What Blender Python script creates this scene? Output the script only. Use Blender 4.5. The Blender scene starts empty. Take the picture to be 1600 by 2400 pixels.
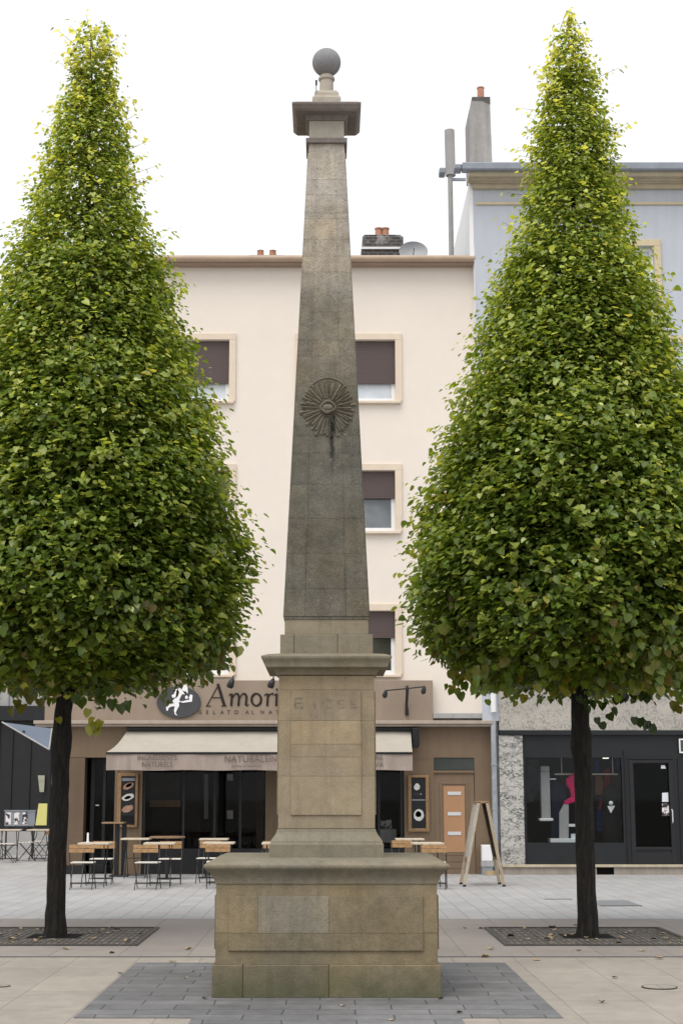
import bpy, bmesh, math, random
import numpy as np
from mathutils import Vector, Matrix
random.seed(7)
RNG = np.random.default_rng(11)
scn = bpy.context.scene
col = scn.collection
PI = math.pi
R = math.radians

# ------------------------------------------------------------------ survey: photo measurements -> metres
F = 3600.0; CX = 765.0; CY = 1200.0; EYE = 1.6
TH = math.atan(664.0 / F); cT = math.cos(TH); sT = math.sin(TH)
def ray(px, py):
    u = (px - CX) / F; v = (CY - py) / F
    return u, cT - v * sT, sT + v * cT
def at(px, py, Y):
    a, b, c = ray(px, py); t = Y / b
    return a * t, EYE + c * t
def gnd(px, py):
    a, b, c = ray(px, py); t = -EYE / c
    return a * t, b * t
def ppm(Y, Z):
    return F / (Y * cT + (Z - EYE) * sT)
def rect(x0, y0, x1, y1, Y):
    ym = (y0 + y1) / 2
    return at(x0, ym, Y)[0], at(x1, ym, Y)[0], at(CX, y1, Y)[1], at(CX, y0, Y)[1]

# ------------------------------------------------------------------ mesh builder
class MB:
    def __init__(s): s.v = []; s.f = []; s.t = []; s.tint = 0.5
    def face(s, pts):
        i = len(s.v); s.v += [tuple(p) for p in pts]; s.f.append(tuple(range(i, i + len(pts)))); s.t += [s.tint] * len(pts)
    def box(s, x0, x1, y0, y1, z0, z1, rot=None):
        p = [(x0,y0,z0),(x1,y0,z0),(x1,y1,z0),(x0,y1,z0),(x0,y0,z1),(x1,y0,z1),(x1,y1,z1),(x0,y1,z1)]
        if rot: p = [tuple(rot @ Vector(q)) for q in p]
        i = len(s.v); s.v += p; s.t += [s.tint] * 8
        s.f += [tuple(i + k for k in q) for q in ((3,2,1,0),(4,5,6,7),(0,1,5,4),(1,2,6,5),(2,3,7,6),(3,0,4,7))]
        return s
    def prism(s, poly, y0, y1):          # poly in x,z ; thickness along y
        n = len(poly); i = len(s.v)
        s.v += [(x, y0, z) for x, z in poly] + [(x, y1, z) for x, z in poly]; s.t += [s.tint] * (2 * n)
        s.f.append(tuple(range(i, i + n))); s.f.append(tuple(reversed(range(i + n, i + 2 * n))))
        for k in range(n):
            l = (k + 1) % n; s.f.append((i + k, i + n + k, i + n + l, i + l))
        return s
    def tube(s, pts, rad, n=8, caps=True):
        pts = [Vector(p) for p in pts]; m = len(pts)
        if not hasattr(rad, '__len__'): rad = [rad] * m
        i = len(s.v); ref = None
        for k in range(m):
            d = (pts[min(k + 1, m - 1)] - pts[max(k - 1, 0)]).normalized()
            if ref is None: ref = d.orthogonal().normalized()
            ref = (ref - d * ref.dot(d)).normalized(); b = d.cross(ref)
            for j in range(n):
                a = 2 * PI * j / n; p = pts[k] + (ref * math.cos(a) + b * math.sin(a)) * rad[k]
                s.v.append(tuple(p)); s.t.append(s.tint)
        for k in range(m - 1):
            for j in range(n):
                l = (j + 1) % n; a = i + k * n
                s.f.append((a + j, a + l, a + n + l, a + n + j))
        if caps:
            s.f.append(tuple(i + j for j in reversed(range(n)))); s.f.append(tuple(i + (m - 1) * n + j for j in range(n)))
        return s
    def lathe(s, prof, cx=0, cy=0, n=32):
        i = len(s.v); m = len(prof)
        for r, z in prof:
            for j in range(n):
                a = 2 * PI * j / n; s.v.append((cx + r * math.cos(a), cy + r * math.sin(a), z)); s.t.append(s.tint)
        for k in range(m - 1):
            for j in range(n):
                l = (j + 1) % n; a = i + k * n; s.f.append((a + j, a + l, a + n + l, a + n + j))
        s.f.append(tuple(i + j for j in reversed(range(n)))); s.f.append(tuple(i + (m - 1) * n + j for j in range(n)))
        return s
    def sq(s, rings):                      # stacked squares [(half, z)]
        i = len(s.v); m = len(rings)
        for h, z in rings:
            s.v += [(-h,-h,z),(h,-h,z),(h,h,z),(-h,h,z)]; s.t += [s.tint] * 4
        for k in range(m - 1):
            for j in range(4):
                l = (j + 1) % 4; a = i + 4 * k; s.f.append((a + j, a + l, a + 4 + l, a + 4 + j))
        s.f.append((i+3,i+2,i+1,i)); a = i + 4 * (m - 1); s.f.append((a,a+1,a+2,a+3))
        return s
    def build(s, name, mat, parent=None, smooth=False, bevel=0, loc=None):
        me = bpy.data.meshes.new(name); me.from_pydata(s.v, [], s.f); me.update()
        at_ = me.attributes.new('tint', 'FLOAT', 'POINT'); at_.data.foreach_set('value', s.t)
        if mat: me.materials.append(mat)
        if smooth:
            me.polygons.foreach_set('use_smooth', [True] * len(me.polygons))
            try: me.set_sharp_from_angle(angle=R(40))
            except Exception: pass
        o = bpy.data.objects.new(name, me); col.objects.link(o)
        if parent: o.parent = parent
        if loc: o.location = loc
        if bevel:
            m = o.modifiers.new('Bevel', 'BEVEL'); m.width = bevel; m.segments = 2; m.limit_method = 'ANGLE'; m.angle_limit = R(30)
        return o

def tag(o, label, cat, group=None, kind=None):
    if label: o['label'] = label
    if cat: o['category'] = cat
    if group: o['group'] = group
    if kind: o['kind'] = kind
    return o
def thing(name, label, cat, loc=(0,0,0), rz=0, group=None):
    o = bpy.data.objects.new(name, None); col.objects.link(o); o.empty_display_size = .1
    o.location = loc; o.rotation_euler = (0, 0, rz)
    return tag(o, label, cat, group)
def dup(root, loc, rz, label):
    r = root.copy(); col.objects.link(r); r.location = loc; r.rotation_euler = (0, 0, rz); r['label'] = label
    for ch in list(root.children):
        c = ch.copy(); col.objects.link(c); c.parent = r
        for g in list(ch.children):
            d = g.copy(); col.objects.link(d); d.parent = c
    return r
def textmesh(body, size, align='CENTER', space=1.0, extrude=0.003):
    cu = bpy.data.curves.new('txt', 'FONT'); cu.body = body; cu.size = size; cu.align_x = align; cu.align_y = 'CENTER'
    cu.space_character = space; cu.extrude = extrude
    o = bpy.data.objects.new('txt', cu); col.objects.link(o)
    dg = bpy.context.evaluated_depsgraph_get()
    me = bpy.data.meshes.new_from_object(o.evaluated_get(dg))
    vs = [(v.co.x, -v.co.z, v.co.y) for v in me.vertices]; fs = [tuple(p.vertices) for p in me.polygons]
    bpy.data.objects.remove(o); bpy.data.curves.remove(cu); bpy.data.meshes.remove(me)
    return vs, fs
def add_text(mb, body, size, x, y, z, sx=1.0, **k):
    vs, fs = textmesh(body, size, **k); i = len(mb.v)
    mb.v += [(a * sx + x, b + y, c + z) for a, b, c in vs]; mb.t += [.5] * len(vs)
    mb.f += [tuple(i + q for q in f) for f in fs]

# ------------------------------------------------------------------ materials
class NT:
    def __init__(s, name):
        s.m = bpy.data.materials.new(name); s.m.use_nodes = True; s.t = s.m.node_tree
        s.bs = s.t.nodes['Principled BSDF']; s.out = s.t.nodes['Material Output']
    def n(s, typ, **k):
        o = s.t.nodes.new(typ)
        for a, b in k.items():
            if a.startswith('i_'):
                key = a[2:]; key = int(key) if key.isdigit() else key.replace('_', ' ')
                o.inputs[key].default_value = b
            else: setattr(o, a, b)
        return o
    def l(s, a, b): s.t.links.new(a, b)
    def coord(s, kind='Object', scale=(1,1,1), rot=(0,0,0)):
        tc = s.n('ShaderNodeTexCoord'); mp = s.n('ShaderNodeMapping'); mp.inputs['Scale'].default_value = scale; mp.inputs['Rotation'].default_value = rot
        s.l(tc.outputs[kind], mp.inputs[0]); return mp.outputs[0]
    def noise(s, co, scale, detail=4, rough=.6):
        q = s.n('ShaderNodeTexNoise'); q.inputs['Scale'].default_value = scale; q.inputs['Detail'].default_value = detail; q.inputs['Roughness'].default_value = rough
        s.l(co, q.inputs['Vector']); return q.outputs[0]
    def ramp(s, fac, stops, interp='LINEAR'):
        r = s.n('ShaderNodeValToRGB'); cr = r.color_ramp; cr.interpolation = interp
        while len(cr.elements) < len(stops): cr.elements.new(1)
        for e, (p, c) in zip(cr.elements, stops):
            e.position = p; e.color = (*c, 1) if hasattr(c, '__len__') else (c, c, c, 1)
        s.l(fac, r.inputs[0]); return r.outputs[0]
    def mix(s, a, b, fac, mode='MIX'):
        m = s.n('ShaderNodeMix', data_type='RGBA', blend_type=mode)
        for sock, val in ((m.inputs[6], a), (m.inputs[7], b), (m.inputs[0], fac)):
            if hasattr(val, 'is_linked'): s.l(val, sock)
            elif hasattr(val, '__len__'): sock.default_value = (*val, 1)
            else: sock.default_value = val if sock == m.inputs[0] else (val, val, val, 1)
        return m.outputs[2]
    def math(s, op, a, b=0.0, clamp=False):
        m = s.n('ShaderNodeMath', operation=op, use_clamp=clamp)
        for sock, val in ((m.inputs[0], a), (m.inputs[1], b)):
            if hasattr(val, 'is_linked'): s.l(val, sock)
            else: sock.default_value = val
        return m.outputs[0]
    def bump(s, h, strength=.3, dist=.01):
        b = s.n('ShaderNodeBump'); b.inputs['Strength'].default_value = strength; b.inputs['Distance'].default_value = dist
        s.l(h, b.inputs['Height']); s.l(b.outputs[0], s.bs.inputs['Normal'])
    def color(s, c):
        if hasattr(c, 'is_linked'): s.l(c, s.bs.inputs['Base Color'])
        else: s.bs.inputs['Base Color'].default_value = (*c, 1)
    def set(s, rough=.7, spec=.3, metal=0):
        s.bs.inputs['Roughness'].default_value = rough; s.bs.inputs['Specular IOR Level'].default_value = spec; s.bs.inputs['Metallic'].default_value = metal
        return s
def M(name, c, rough=.7, spec=.3, var=.12, scale=6, bump=.08, metal=0, streak=0):
    q = NT(name); q.set(rough, spec, metal); co = q.coord()
    n1 = q.noise(co, scale, 5); n2 = q.noise(co, scale * 7, 4)
    f = q.ramp(n1, [(.3, 1 - var), (.7, 1 + var * .6)])
    k = q.mix(c, f, 1, 'MULTIPLY')
    k = q.mix(k, q.ramp(n2, [(.35, 1 - var * .6), (.65, 1)]), 1, 'MULTIPLY')
    if streak:
        co2 = q.coord(scale=(3, 3, .25)); k = q.mix(k, q.ramp(q.noise(co2, 2.5, 5), [(.35, 1 - streak), (.6, 1)]), 1, 'MULTIPLY')
    q.color(k)
    if bump: q.bump(n2, bump, .01)
    return q.m

def stone(name, stops, zmax, var=.25, stain=False, bump=.5, green=0):
    q = NT(name); q.set(.85, .2); co = q.coord()
    sep = q.n('ShaderNodeSeparateXYZ'); q.l(co, sep.inputs[0])
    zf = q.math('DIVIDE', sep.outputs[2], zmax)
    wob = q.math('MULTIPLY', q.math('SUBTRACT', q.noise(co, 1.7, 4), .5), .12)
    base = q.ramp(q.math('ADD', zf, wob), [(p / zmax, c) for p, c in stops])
    big = q.noise(co, 2.2, 5); med = q.noise(co, 11, 6, .7); fine = q.noise(co, 85, 3, .7)
    k = q.mix(base, q.ramp(big, [(.3, 1 - var), (.68, 1 + var * .5)]), 1, 'MULTIPLY')
    k = q.mix(k, q.ramp(med, [(.3, 1 - var * .8), (.62, 1.06)]), 1, 'MULTIPLY')
    k = q.mix(k, q.ramp(fine, [(.34, 1 - var * 1.0), (.56, 1.02)]), 1, 'MULTIPLY')
    a = q.n('ShaderNodeAttribute', attribute_name='tint')
    k = q.mix(k, q.ramp(a.outputs['Fac'], [(0, (1.08, 1.16, 1.36)), (.14, (.84, .85, .86)), (.5, (1, 1, 1)), (1, (1.16, 1.12, 1.04))]), 1, 'MULTIPLY')
    # warm / cool patches
    k = q.mix(k, q.mix(k, (1.05, .985, .88), 1, 'MULTIPLY'), q.ramp(q.noise(co, .9, 3), [(.42, 0), (.62, 1)]))
    # vertical runs of dirt
    st = q.noise(q.coord(scale=(5, 5, .35)), 2.4, 5, .65)
    k = q.mix(k, q.ramp(st, [(.30, .84), (.5, 1)]), 1, 'MULTIPLY')
    if green:
        g = q.math('MULTIPLY', q.ramp(sep.outputs[2], [(0, 1), (.26, 0)]), q.ramp(q.noise(co, 3.2, 5), [(.35, .1), (.65, 1)]))
        k = q.mix(k, (.055, .075, .03), q.math('MULTIPLY', g, green))
    if stain:
        # black run below the carving
        dx = q.math('ABSOLUTE', q.math('SUBTRACT', sep.outputs[0], q.math('ADD', .055, q.math('MULTIPLY', q.math('SUBTRACT', q.noise(co, 9, 3), .5), .06))))
        fx = q.ramp(q.math('DIVIDE', dx, .03), [(.35, 1), (1, 0)])
        fz = q.ramp(zf, [(.55, 0), (.575, .75), (.618, 1), (.626, 0)])
        ff = q.math('MULTIPLY', q.math('MULTIPLY', fx, fz), q.ramp(q.noise(co, 20, 3), [(.30, .25), (.46, 1)]))
        k = q.mix(k, (.012, .012, .01), ff)
        # pale lichen specks low on the shaft
        sp = q.ramp(q.noise(co, 34, 2, .5), [(.70, 0), (.76, 1)])
        k = q.mix(k, (.34, .33, .29), q.math('MULTIPLY', sp, .45))
    q.color(k)
    h = q.math('ADD', q.math('MULTIPLY', med, 1.0), q.math('MULTIPLY', fine, .6)); q.bump(h, bump, .012)
    return q.m

def paving(name, c1, c2, mortar, bw, rh, msize, rotz=0, var=.15, gap_bump=.5, offset=.5, rough=.8, warp=0):
    q = NT(name); q.set(rough, .25); co = q.coord(rot=(0, 0, rotz))
    b = q.n('ShaderNodeTexBrick'); b.offset = offset
    src = co
    if warp:
        nz = q.n('ShaderNodeTexNoise'); nz.inputs['Scale'].default_value = .8; q.l(co, nz.inputs['Vector'])
        va = q.n('ShaderNodeVectorMath', operation='SCALE'); q.l(nz.outputs['Color'], va.inputs[0]); va.inputs['Scale'].default_value = warp
        vb = q.n('ShaderNodeVectorMath', operation='ADD'); q.l(co, vb.inputs[0]); q.l(va.outputs[0], vb.inputs[1]); src = vb.outputs[0]
    q.l(src, b.inputs['Vector'])
    b.inputs['Color1'].default_value = (*c1, 1); b.inputs['Color2'].default_value = (*c2, 1); b.inputs['Mortar'].default_value = (*mortar, 1)
    b.inputs['Scale'].default_value = 1; b.inputs['Brick Width'].default_value = bw; b.inputs['Row Height'].default_value = rh
    b.inputs['Mortar Size'].default_value = msize; b.inputs['Mortar Smooth'].default_value = .3; b.inputs['Bias'].default_value = 0
    # joints fade in and out with dirt
    big = q.noise(co, .7, 5); fine = q.noise(co, 60, 4, .7); med = q.noise(co, 5, 5, .65)
    k = b.outputs['Color']
    k = q.mix(k, q.ramp(big, [(.3, 1 - var), (.7, 1 + var * .5)]), 1, 'MULTIPLY')
    k = q.mix(k, q.ramp(med, [(.3, 1 - var), (.6, 1.03)]), 1, 'MULTIPLY')
    k = q.mix(k, q.ramp(fine, [(.3, 1 - var * .8), (.55, 1)]), 1, 'MULTIPLY')
    sp = q.ramp(q.noise(co, 14, 2, .4), [(.73, 1), (.78, .62)])
    k = q.mix(k, sp, 1, 'MULTIPLY')
    q.color(k)
    h = q.math('SUBTRACT', q.math('MULTIPLY', fine, .25), q.math('MULTIPLY', b.outputs['Fac'], 1)); q.bump(h, gap_bump, .006)
    q.l(q.ramp(med, [(.3, rough - .15), (.7, rough + .1)]), q.bs.inputs['Roughness'])
    return q.m

def roughcast(name, c, thr, scale, dark, stretch=1.0, soft=.06):
    q = NT(name); q.set(.9, .15); co = q.coord(scale=(1, 1, stretch))
    n1 = q.noise(co, scale, 5, .65); n2 = q.noise(co, scale * .35, 3)
    ridge = q.math('ABSOLUTE', q.math('SUBTRACT', n1, .5))
    line = q.ramp(ridge, [(0, 0), (thr, 1)])
    pits = q.ramp(q.noise(co, scale * 1.7, 4, .7), [(.30, 0), (.30 + soft, 1)])
    mask = q.ramp(n2, [(.40, 1), (.60, 0)])
    m = q.mix(1.0, line, mask); m = q.mix(m, q.mix(m, pits, .85, 'MULTIPLY'), 1.0)
    k = q.mix(dark, c, m)
    co0 = q.coord()
    k = q.mix(k, q.ramp(q.noise(co0, 1.2, 5), [(.3, .84), (.7, 1.05)]), 1, 'MULTIPLY')
    k = q.mix(k, q.ramp(q.noise(co0, 55, 3, .7), [(.3, .70), (.58, 1)]), 1, 'MULTIPLY')
    q.color(k); q.bump(q.math('ADD', m, q.math('MULTIPLY', q.noise(co0, 55, 3, .7), .6)), .8, .02)
    return q.m

def glass(name, tint=(.75, .78, .78), refl=.05):
    q = NT(name); q.t.nodes.remove(q.bs)
    tr = q.n('ShaderNodeBsdfTransparent'); tr.inputs[0].default_value = (*tint, 1)
    gl = q.n('ShaderNodeBsdfGlossy'); gl.inputs['Roughness'].default_value = .02; gl.inputs[0].default_value = (.9, .95, 1, 1)
    mx = q.n('ShaderNodeMixShader'); mx.inputs[0].default_value = refl
    q.l(tr.outputs[0], mx.inputs[1]); q.l(gl.outputs[0], mx.inputs[2]); q.l(mx.outputs[0], q.out.inputs[0])
    return q.m

def leafmat(name):
    q = NT(name); q.set(.38, .6)
    a = q.n('ShaderNodeAttribute', attribute_name='leafcol')
    q.l(a.outputs['Color'], q.bs.inputs['Base Color'])
    tl = q.n('ShaderNodeBsdfTranslucent'); q.l(q.mix(a.outputs['Color'], (1.7, 1.5, .6), 1, 'MULTIPLY'), tl.inputs[0])
    mx = q.n('ShaderNodeMixShader'); mx.inputs[0].default_value = .44
    q.l(q.bs.outputs[0], mx.inputs[1]); q.l(tl.outputs[0], mx.inputs[2]); q.l(mx.outputs[0], q.out.inputs[0])
    return q.m

TAN = (.28, .215, .135)
m_plinth = stone('plinth_stone', [(0, (.165, .15, .108)), (.35, (.22, .19, .132)), (1.3, (.285, .24, .165)), (2.2, (.27, .232, .17))], 2.2, .22, green=.75)
m_dado = stone('dado_stone', [(0, (.24, .21, .16)), (2.2, (.30, .252, .182)), (4, (.28, .238, .175))], 4, .16)
m_foot = stone('foot_stone', [(0, (.225, .205, .158)), (4, (.225, .205, .158))], 4, .15)
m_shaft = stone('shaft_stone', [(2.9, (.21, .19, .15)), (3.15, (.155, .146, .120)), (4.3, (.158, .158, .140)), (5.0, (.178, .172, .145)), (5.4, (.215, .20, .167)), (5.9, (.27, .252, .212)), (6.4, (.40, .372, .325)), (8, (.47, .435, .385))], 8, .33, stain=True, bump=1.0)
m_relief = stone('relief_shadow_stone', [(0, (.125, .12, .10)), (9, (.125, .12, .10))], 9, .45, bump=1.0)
m_cap = stone('capital_stone', [(0, (.215, .19, .182)), (9, (.215, .19, .182))], 9, .18)
m_neck = stone('neck_stone', [(0, (.40, .372, .325)), (9, (.40, .372, .325))], 9, .12)
m_ball = stone('ball_stone', [(0, (.25, .255, .27)), (9, (.25, .255, .27))], 9, .14, bump=.25)
m_gnd = paving('beige_paving', (.315, .285, .25), (.345, .313, .275), (.225, .203, .18), 1.15, .62, .005, PI/2, .13)
m_band = paving('taupe_band', (.27, .245, .225), (.29, .262, .24), (.19, .172, .158), 1.1, .7, .006, PI/2, .10)
m_plaza = paving('grey_paving', (.36, .36, .365), (.40, .40, .40), (.22, .22, .225), .62, .27, .006, PI/2, .09, warp=.04)
m_slate = paving('slate_paving', (.152, .153, .158), (.197, .198, .203), (.07, .07, .075), .55, .27, .006, 0, .22, warp=.10)
m_channel = M('channel_stone', (.14, .14, .145), .7, .3, .2)
m_pink = M('cream_render', (.775, .712, .645), .85, .15, .035, .6, .05)
m_reveal = M('sand_surround', (.70, .60, .49), .8, .2, .06, 3, .05)
m_eave = M('eave_metal', (.32, .235, .185), .55, .35, .1, 3, .03)
m_shutter = NT('shutter_slats'); m_shutter.set(.5, .35)
w_ = m_shutter.n('ShaderNodeTexWave', wave_type='BANDS', bands_direction='Z', wave_profile='SAW'); w_.inputs['Scale'].default_value = 8
m_shutter.l(m_shutter.coord(), w_.inputs[0]); m_shutter.color(m_shutter.ramp(w_.outputs[1], [(0, (.085, .062, .06)), (.85, (.125, .095, .092)), (1, (.05, .04, .04))])); m_shutter.bump(w_.outputs[1], .5, .01); m_shutter = m_shutter.m
m_white = M('white_paint', (.78, .79, .80), .45, .4, .04, 5, .02)
m_pale = NT('sky_reflection_pane'); m_pale.set(.08, .6); m_pale.color(m_pale.ramp(m_pale.noise(m_pale.coord(), 1.6, 3), [(.3, (.42, .48, .54)), (.7, (.68, .73, .78))])); m_pale = m_pale.m  # pale base colour paints the reflected sky into the glass
m_grey_pane = NT('grey_pane'); m_grey_pane.set(.06, .6); m_grey_pane.color(m_grey_pane.ramp(m_grey_pane.noise(m_grey_pane.coord(), 1.2, 3), [(.3, (.10, .115, .13)), (.7, (.22, .24, .26))])); m_grey_pane = m_grey_pane.m
m_dark_pane = M('dark_pane', (.055, .055, .045), .08, .5, .3, 2, 0)
m_blue = M('blue_grey_render', (.50, .535, .595), .85, .15, .05, .8, .05, streak=.05)
m_gable = M('white_gable', (.82, .83, .84), .8, .2, .03, 1, .03, streak=.04)
m_corn = M('cream_cornice', (.50, .44, .33), .75, .2, .1, 3, .05, streak=.12)
m_yel = M('yellow_trim', (.60, .52, .36), .75, .2, .1, 3, .05)
m_gut = M('zinc_gutter', (.25, .28, .33), .45, .5, .12, 4, .03)
m_pipe = M('grey_pipe', (.33, .325, .322), .6, .35, .12, 3, .04)
m_zinc = M('zinc_downpipe', (.42, .46, .50), .5, .4, .2, 8, .05, streak=.25)
m_chim = M('chimney_render', (.37, .36, .352), .9, .15, .15, 2, .15, streak=.2)
m_soot = M('sooty_render', (.13, .125, .12), .9, .15, .3, 6, .3)
m_pot = M('terracotta_pot', (.47, .24, .165), .8, .2, .2, 10, .1)
q = NT('sooty_brick'); q.set(.9, .15); b_ = q.n('ShaderNodeTexBrick'); q.l(q.coord(rot=(PI/2, 0, 0)), b_.inputs['Vector'])
b_.inputs['Color1'].default_value = (.10, .085, .08, 1); b_.inputs['Color2'].default_value = (.06, .06, .062, 1); b_.inputs['Mortar'].default_value = (.15, .147, .142, 1)
b_.inputs['Scale'].default_value = 1; b_.inputs['Brick Width'].default_value = .22; b_.inputs['Row Height'].default_value = .08; b_.inputs['Mortar Size'].default_value = .012
q.color(q.mix(b_.outputs['Color'], (.35, .34, .33), q.ramp(q.noise(q.coord(), 3, 4), [(.5, 0), (.62, .8)]))); q.bump(b_.outputs['Fac'], .5, .01); m_brick = q.m
m_rough = roughcast('roughcast_render', (.50, .475, .43), .012, 14, (.16, .15, .135))
m_crazy = roughcast('split_stone', (.55, .54, .515), .045, 9, (.06, .058, .054), 1.8, .12)
m_black = M('black_paint', (.016, .017, .020), .4, .35, .2, 4, .02)
m_black2 = M('charcoal_panel', (.014, .016, .019), .45, .35, .15, 3, .02)
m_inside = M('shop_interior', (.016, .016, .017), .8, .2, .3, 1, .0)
m_glass = glass('window_glass', (.72, .75, .75), .02)
m_gglass = glass('smoked_glass', (.60, .61, .61), .012)
m_sign = M('taupe_fascia', (.31, .245, .19), .6, .3, .06, 1, .03, streak=.06)
m_cor2 = M('fascia_ledge', (.42, .355, .30), .6, .3, .08, 2, .03, streak=.12)
m_brown = M('brown_panelling', (.205, .145, .095), .55, .3, .07, 1.5, .03, streak=.08)
m_brown2 = M('dark_brown_pier', (.15, .105, .07), .55, .3, .08, 1.5, .03, streak=.08)
m_wood = M('warm_wood', (.32, .20, .105), .55, .3, .25, 9, .05)
m_orange = M('orange_panel', (.42, .235, .13), .5, .35, .05, 2, .02)
m_steel = M('brushed_steel', (.62, .64, .67), .35, .5, .08, 9, .02)
m_awn = M('awning_canvas', (.43, .40, .35), .85, .15, .05, 2, .06, streak=.05)
m_val = M('valance_canvas', (.38, .315, .28), .85, .15, .07, 4, .08, streak=.15)
m_ink = M('faded_lettering', (.17, .14, .125), .8, .2, .3, 30, 0)
m_letter = M('dark_lettering', (.022, .016, .014), .5, .3, .1, 8, 0)
m_letter2 = M('thin_brown_lettering', (.09, .065, .045), .6, .3, .3, 40, 0)
m_oval = M('slate_oval', (.065, .068, .075), .5, .35, .1, 3, .02)
m_logo = M('white_emblem', (.84, .84, .88), .5, .3, .03, 5, 0)
m_iron = M('black_iron', (.018, .018, .019), .45, .45, .2, 20, .05)
m_slat = M('honey_slats', (.45, .27, .13), .5, .35, .3, 14, .06)
m_seat = M('pale_seat', (.74, .71, .65), .4, .4, .1, 12, .03)
m_top = M('pale_table_top', (.66, .57, .45), .4, .4, .15, 8, .03)
m_top2 = M('brown_table_top', (.30, .19, .11), .45, .4, .2, 8, .03)
m_bark = NT('bark'); m_bark.set(.9, .15); cb = m_bark.coord(scale=(6, 6, 1.1)); nb = m_bark.noise(cb, 5, 6, .7)
m_bark.color(m_bark.ramp(nb, [(.3, (.009, .0085, .008)), (.6, (.032, .029, .026)), (.8, (.065, .06, .054))])); m_bark.bump(nb, 1.0, .03); m_bark = m_bark.m
m_leaf = leafmat('lime_leaf')
m_grate = M('cast_iron_grate', (.085, .078, .07), .7, .3, .4, 14, .2)
m_gravel = roughcast('gravel_fill', (.27, .245, .215), .05, 26, (.045, .04, .036), 1, .14)
m_dry = M('dry_leaf', (.42, .32, .19), .8, .2, .3, 30, .1)
m_dry2 = M('brown_leaf', (.075, .05, .03), .8, .2, .3, 30, .1)
m_sail = M('blue_grey_canvas', (.145, .18, .24), .7, .2, .06, 2, .04)
m_lwall = M('grey_cladding', (.40, .40, .40), .8, .2, .08, 2, .05, streak=.15)
m_lplinth = M('concrete_base', (.40, .40, .40), .85, .2, .08, 3, .05)
m_yellow = M('yellow_board', (.72, .70, .26), .5, .3, .04, 4, .02)
m_pic = NT('photo_panel'); m_pic.set(.35, .4); m_pic.color(m_pic.ramp(m_pic.noise(m_pic.coord(), 7, 2), [(.44, (.03, .025, .03)), (.47, (.25, .2, .2)), (.52, (.75, .74, .76))], 'LINEAR')); m_pic = m_pic.m
m_meat = M('pink_picture', (.50, .30, .22), .5, .3, .35, 14, .0)
m_cream = M('cream_picture', (.75, .74, .72), .5, .3, .25, 16, .0)
m_pink_c = M('magenta_cloth', (.60, .02, .13), .85, .1, .2, 12, .2)
m_red_c = M('red_cloth', (.20, .022, .02), .85, .1, .25, 12, .2)
m_navy_c = M('navy_cloth', (.012, .018, .04), .85, .1, .3, 12, .2)
m_blue_c = M('blue_cloth', (.02, .045, .20), .85, .1, .3, 12, .2)
m_black_c = M('black_cloth', (.010, .010, .011), .85, .1, .3, 12, .2)
m_olive_c = M('olive_cloth', (.055, .05, .03), .85, .1, .3, 12, .2)
m_paper = M('white_paper', (.72, .76, .82), .6, .2, .1, 6, .0)
m_lamp_g = M('bronze_glass_transom', (.05, .06, .055), .15, .5, .2, 3, 0)
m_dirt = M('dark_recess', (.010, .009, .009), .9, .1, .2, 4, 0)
m_plate = M('steel_plate', (.24, .255, .265), .5, .4, .15, 6, .05)

# ------------------------------------------------------------------ ground
Ygb = gnd(765, 2155)[1]; Ych = gnd(765, 2244)[1]
def sheet(name, x0, x1, y0, y1, z, mat):
    m = MB(); m.face([(x0,y0,z),(x1,y0,z),(x1,y1,z),(x0,y1,z)]); o = m.build(name, mat); o['kind'] = 'structure'; return o
sheet('ground', -400, 400, -400, 600, 0, m_gnd)
sheet('paving', -60, 60, Ygb, 75, .004, m_plaza)
sheet('pavement_band', -60, 60, Ych + .03, Ygb - .012, .004, m_band)
sheet('drain_channel', -60, 60, Ych - .03, Ych + .025, .005, m_channel)
sheet('paving_joint', -60, 60, Ygb - .012, Ygb, .003, m_channel)

Yb = gnd(765, 2341)[1]
Wb = 537 / ppm(Yb, 0); MC = Yb + Wb / 2
ysb = gnd(765, 2258)[1]; ysf = gnd(765, 2388)[1]; wsl = 864 / ppm(ysb, 0)
sheet('slate_paving', -wsl/2 - .06, wsl/2 - .06, ysf, ysb, .004, m_slate)
sheet('slate_path', -.98, .98, -3, ysf - .004, .004, m_slate)

# ------------------------------------------------------------------ the monument
mon = thing('stone_obelisk', 'tall weathered sandstone obelisk with carved sunburst eye and ball on top', 'obelisk', (0, MC, 0))
def hw(py, w):
    W = 1.0
    for _ in range(12):
        Y = MC - W / 2; Z = at(CX, py, Y)[1]; W = w / ppm(Y, Z)
    return W / 2, Z
def rings(*l): return [hw(py, w) for w, py in l]
h0, z0 = hw(2263, 537); h1, z1 = hw(2072, 517)
# plinth : separate blocks with chamfered joints
def course_blocks(mb, h, za, zb, xs, ch=.003, depth=None):
    """ring of ashlar blocks: front/back faces cut at xs (fractions), core box behind"""
    ed = [-1] + xs + [1]
    for a, b in zip(ed[:-1], ed[1:]):
        mb.tint = random.uniform(.2, .8)
        for sgn in (-1, 1):
            y0, y1 = (-h, -h + .25) if sgn < 0 else (h - .25, h)
            x0, x1 = a * h + (ch/2 if a > -1 else 0), b * h - (ch/2 if b < 1 else 0)
            mb.box(x0, x1, y0, y1, za, zb)
    mb.tint = .5
    mb.box(-h + .002, h - .002, -h + .245, h - .245, za, zb)
    mb.tint = .2; mb.box(-h + .012, h - .012, -h + .012, h - .012, za + .01, zb - .01)
p = MB(); course_blocks(p, h0, 0, z0, [-.73, .02]); p.build('plinth', m_plinth, mon, bevel=.008)
p = MB(); zsA = hw(2188, 517)[1]
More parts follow.
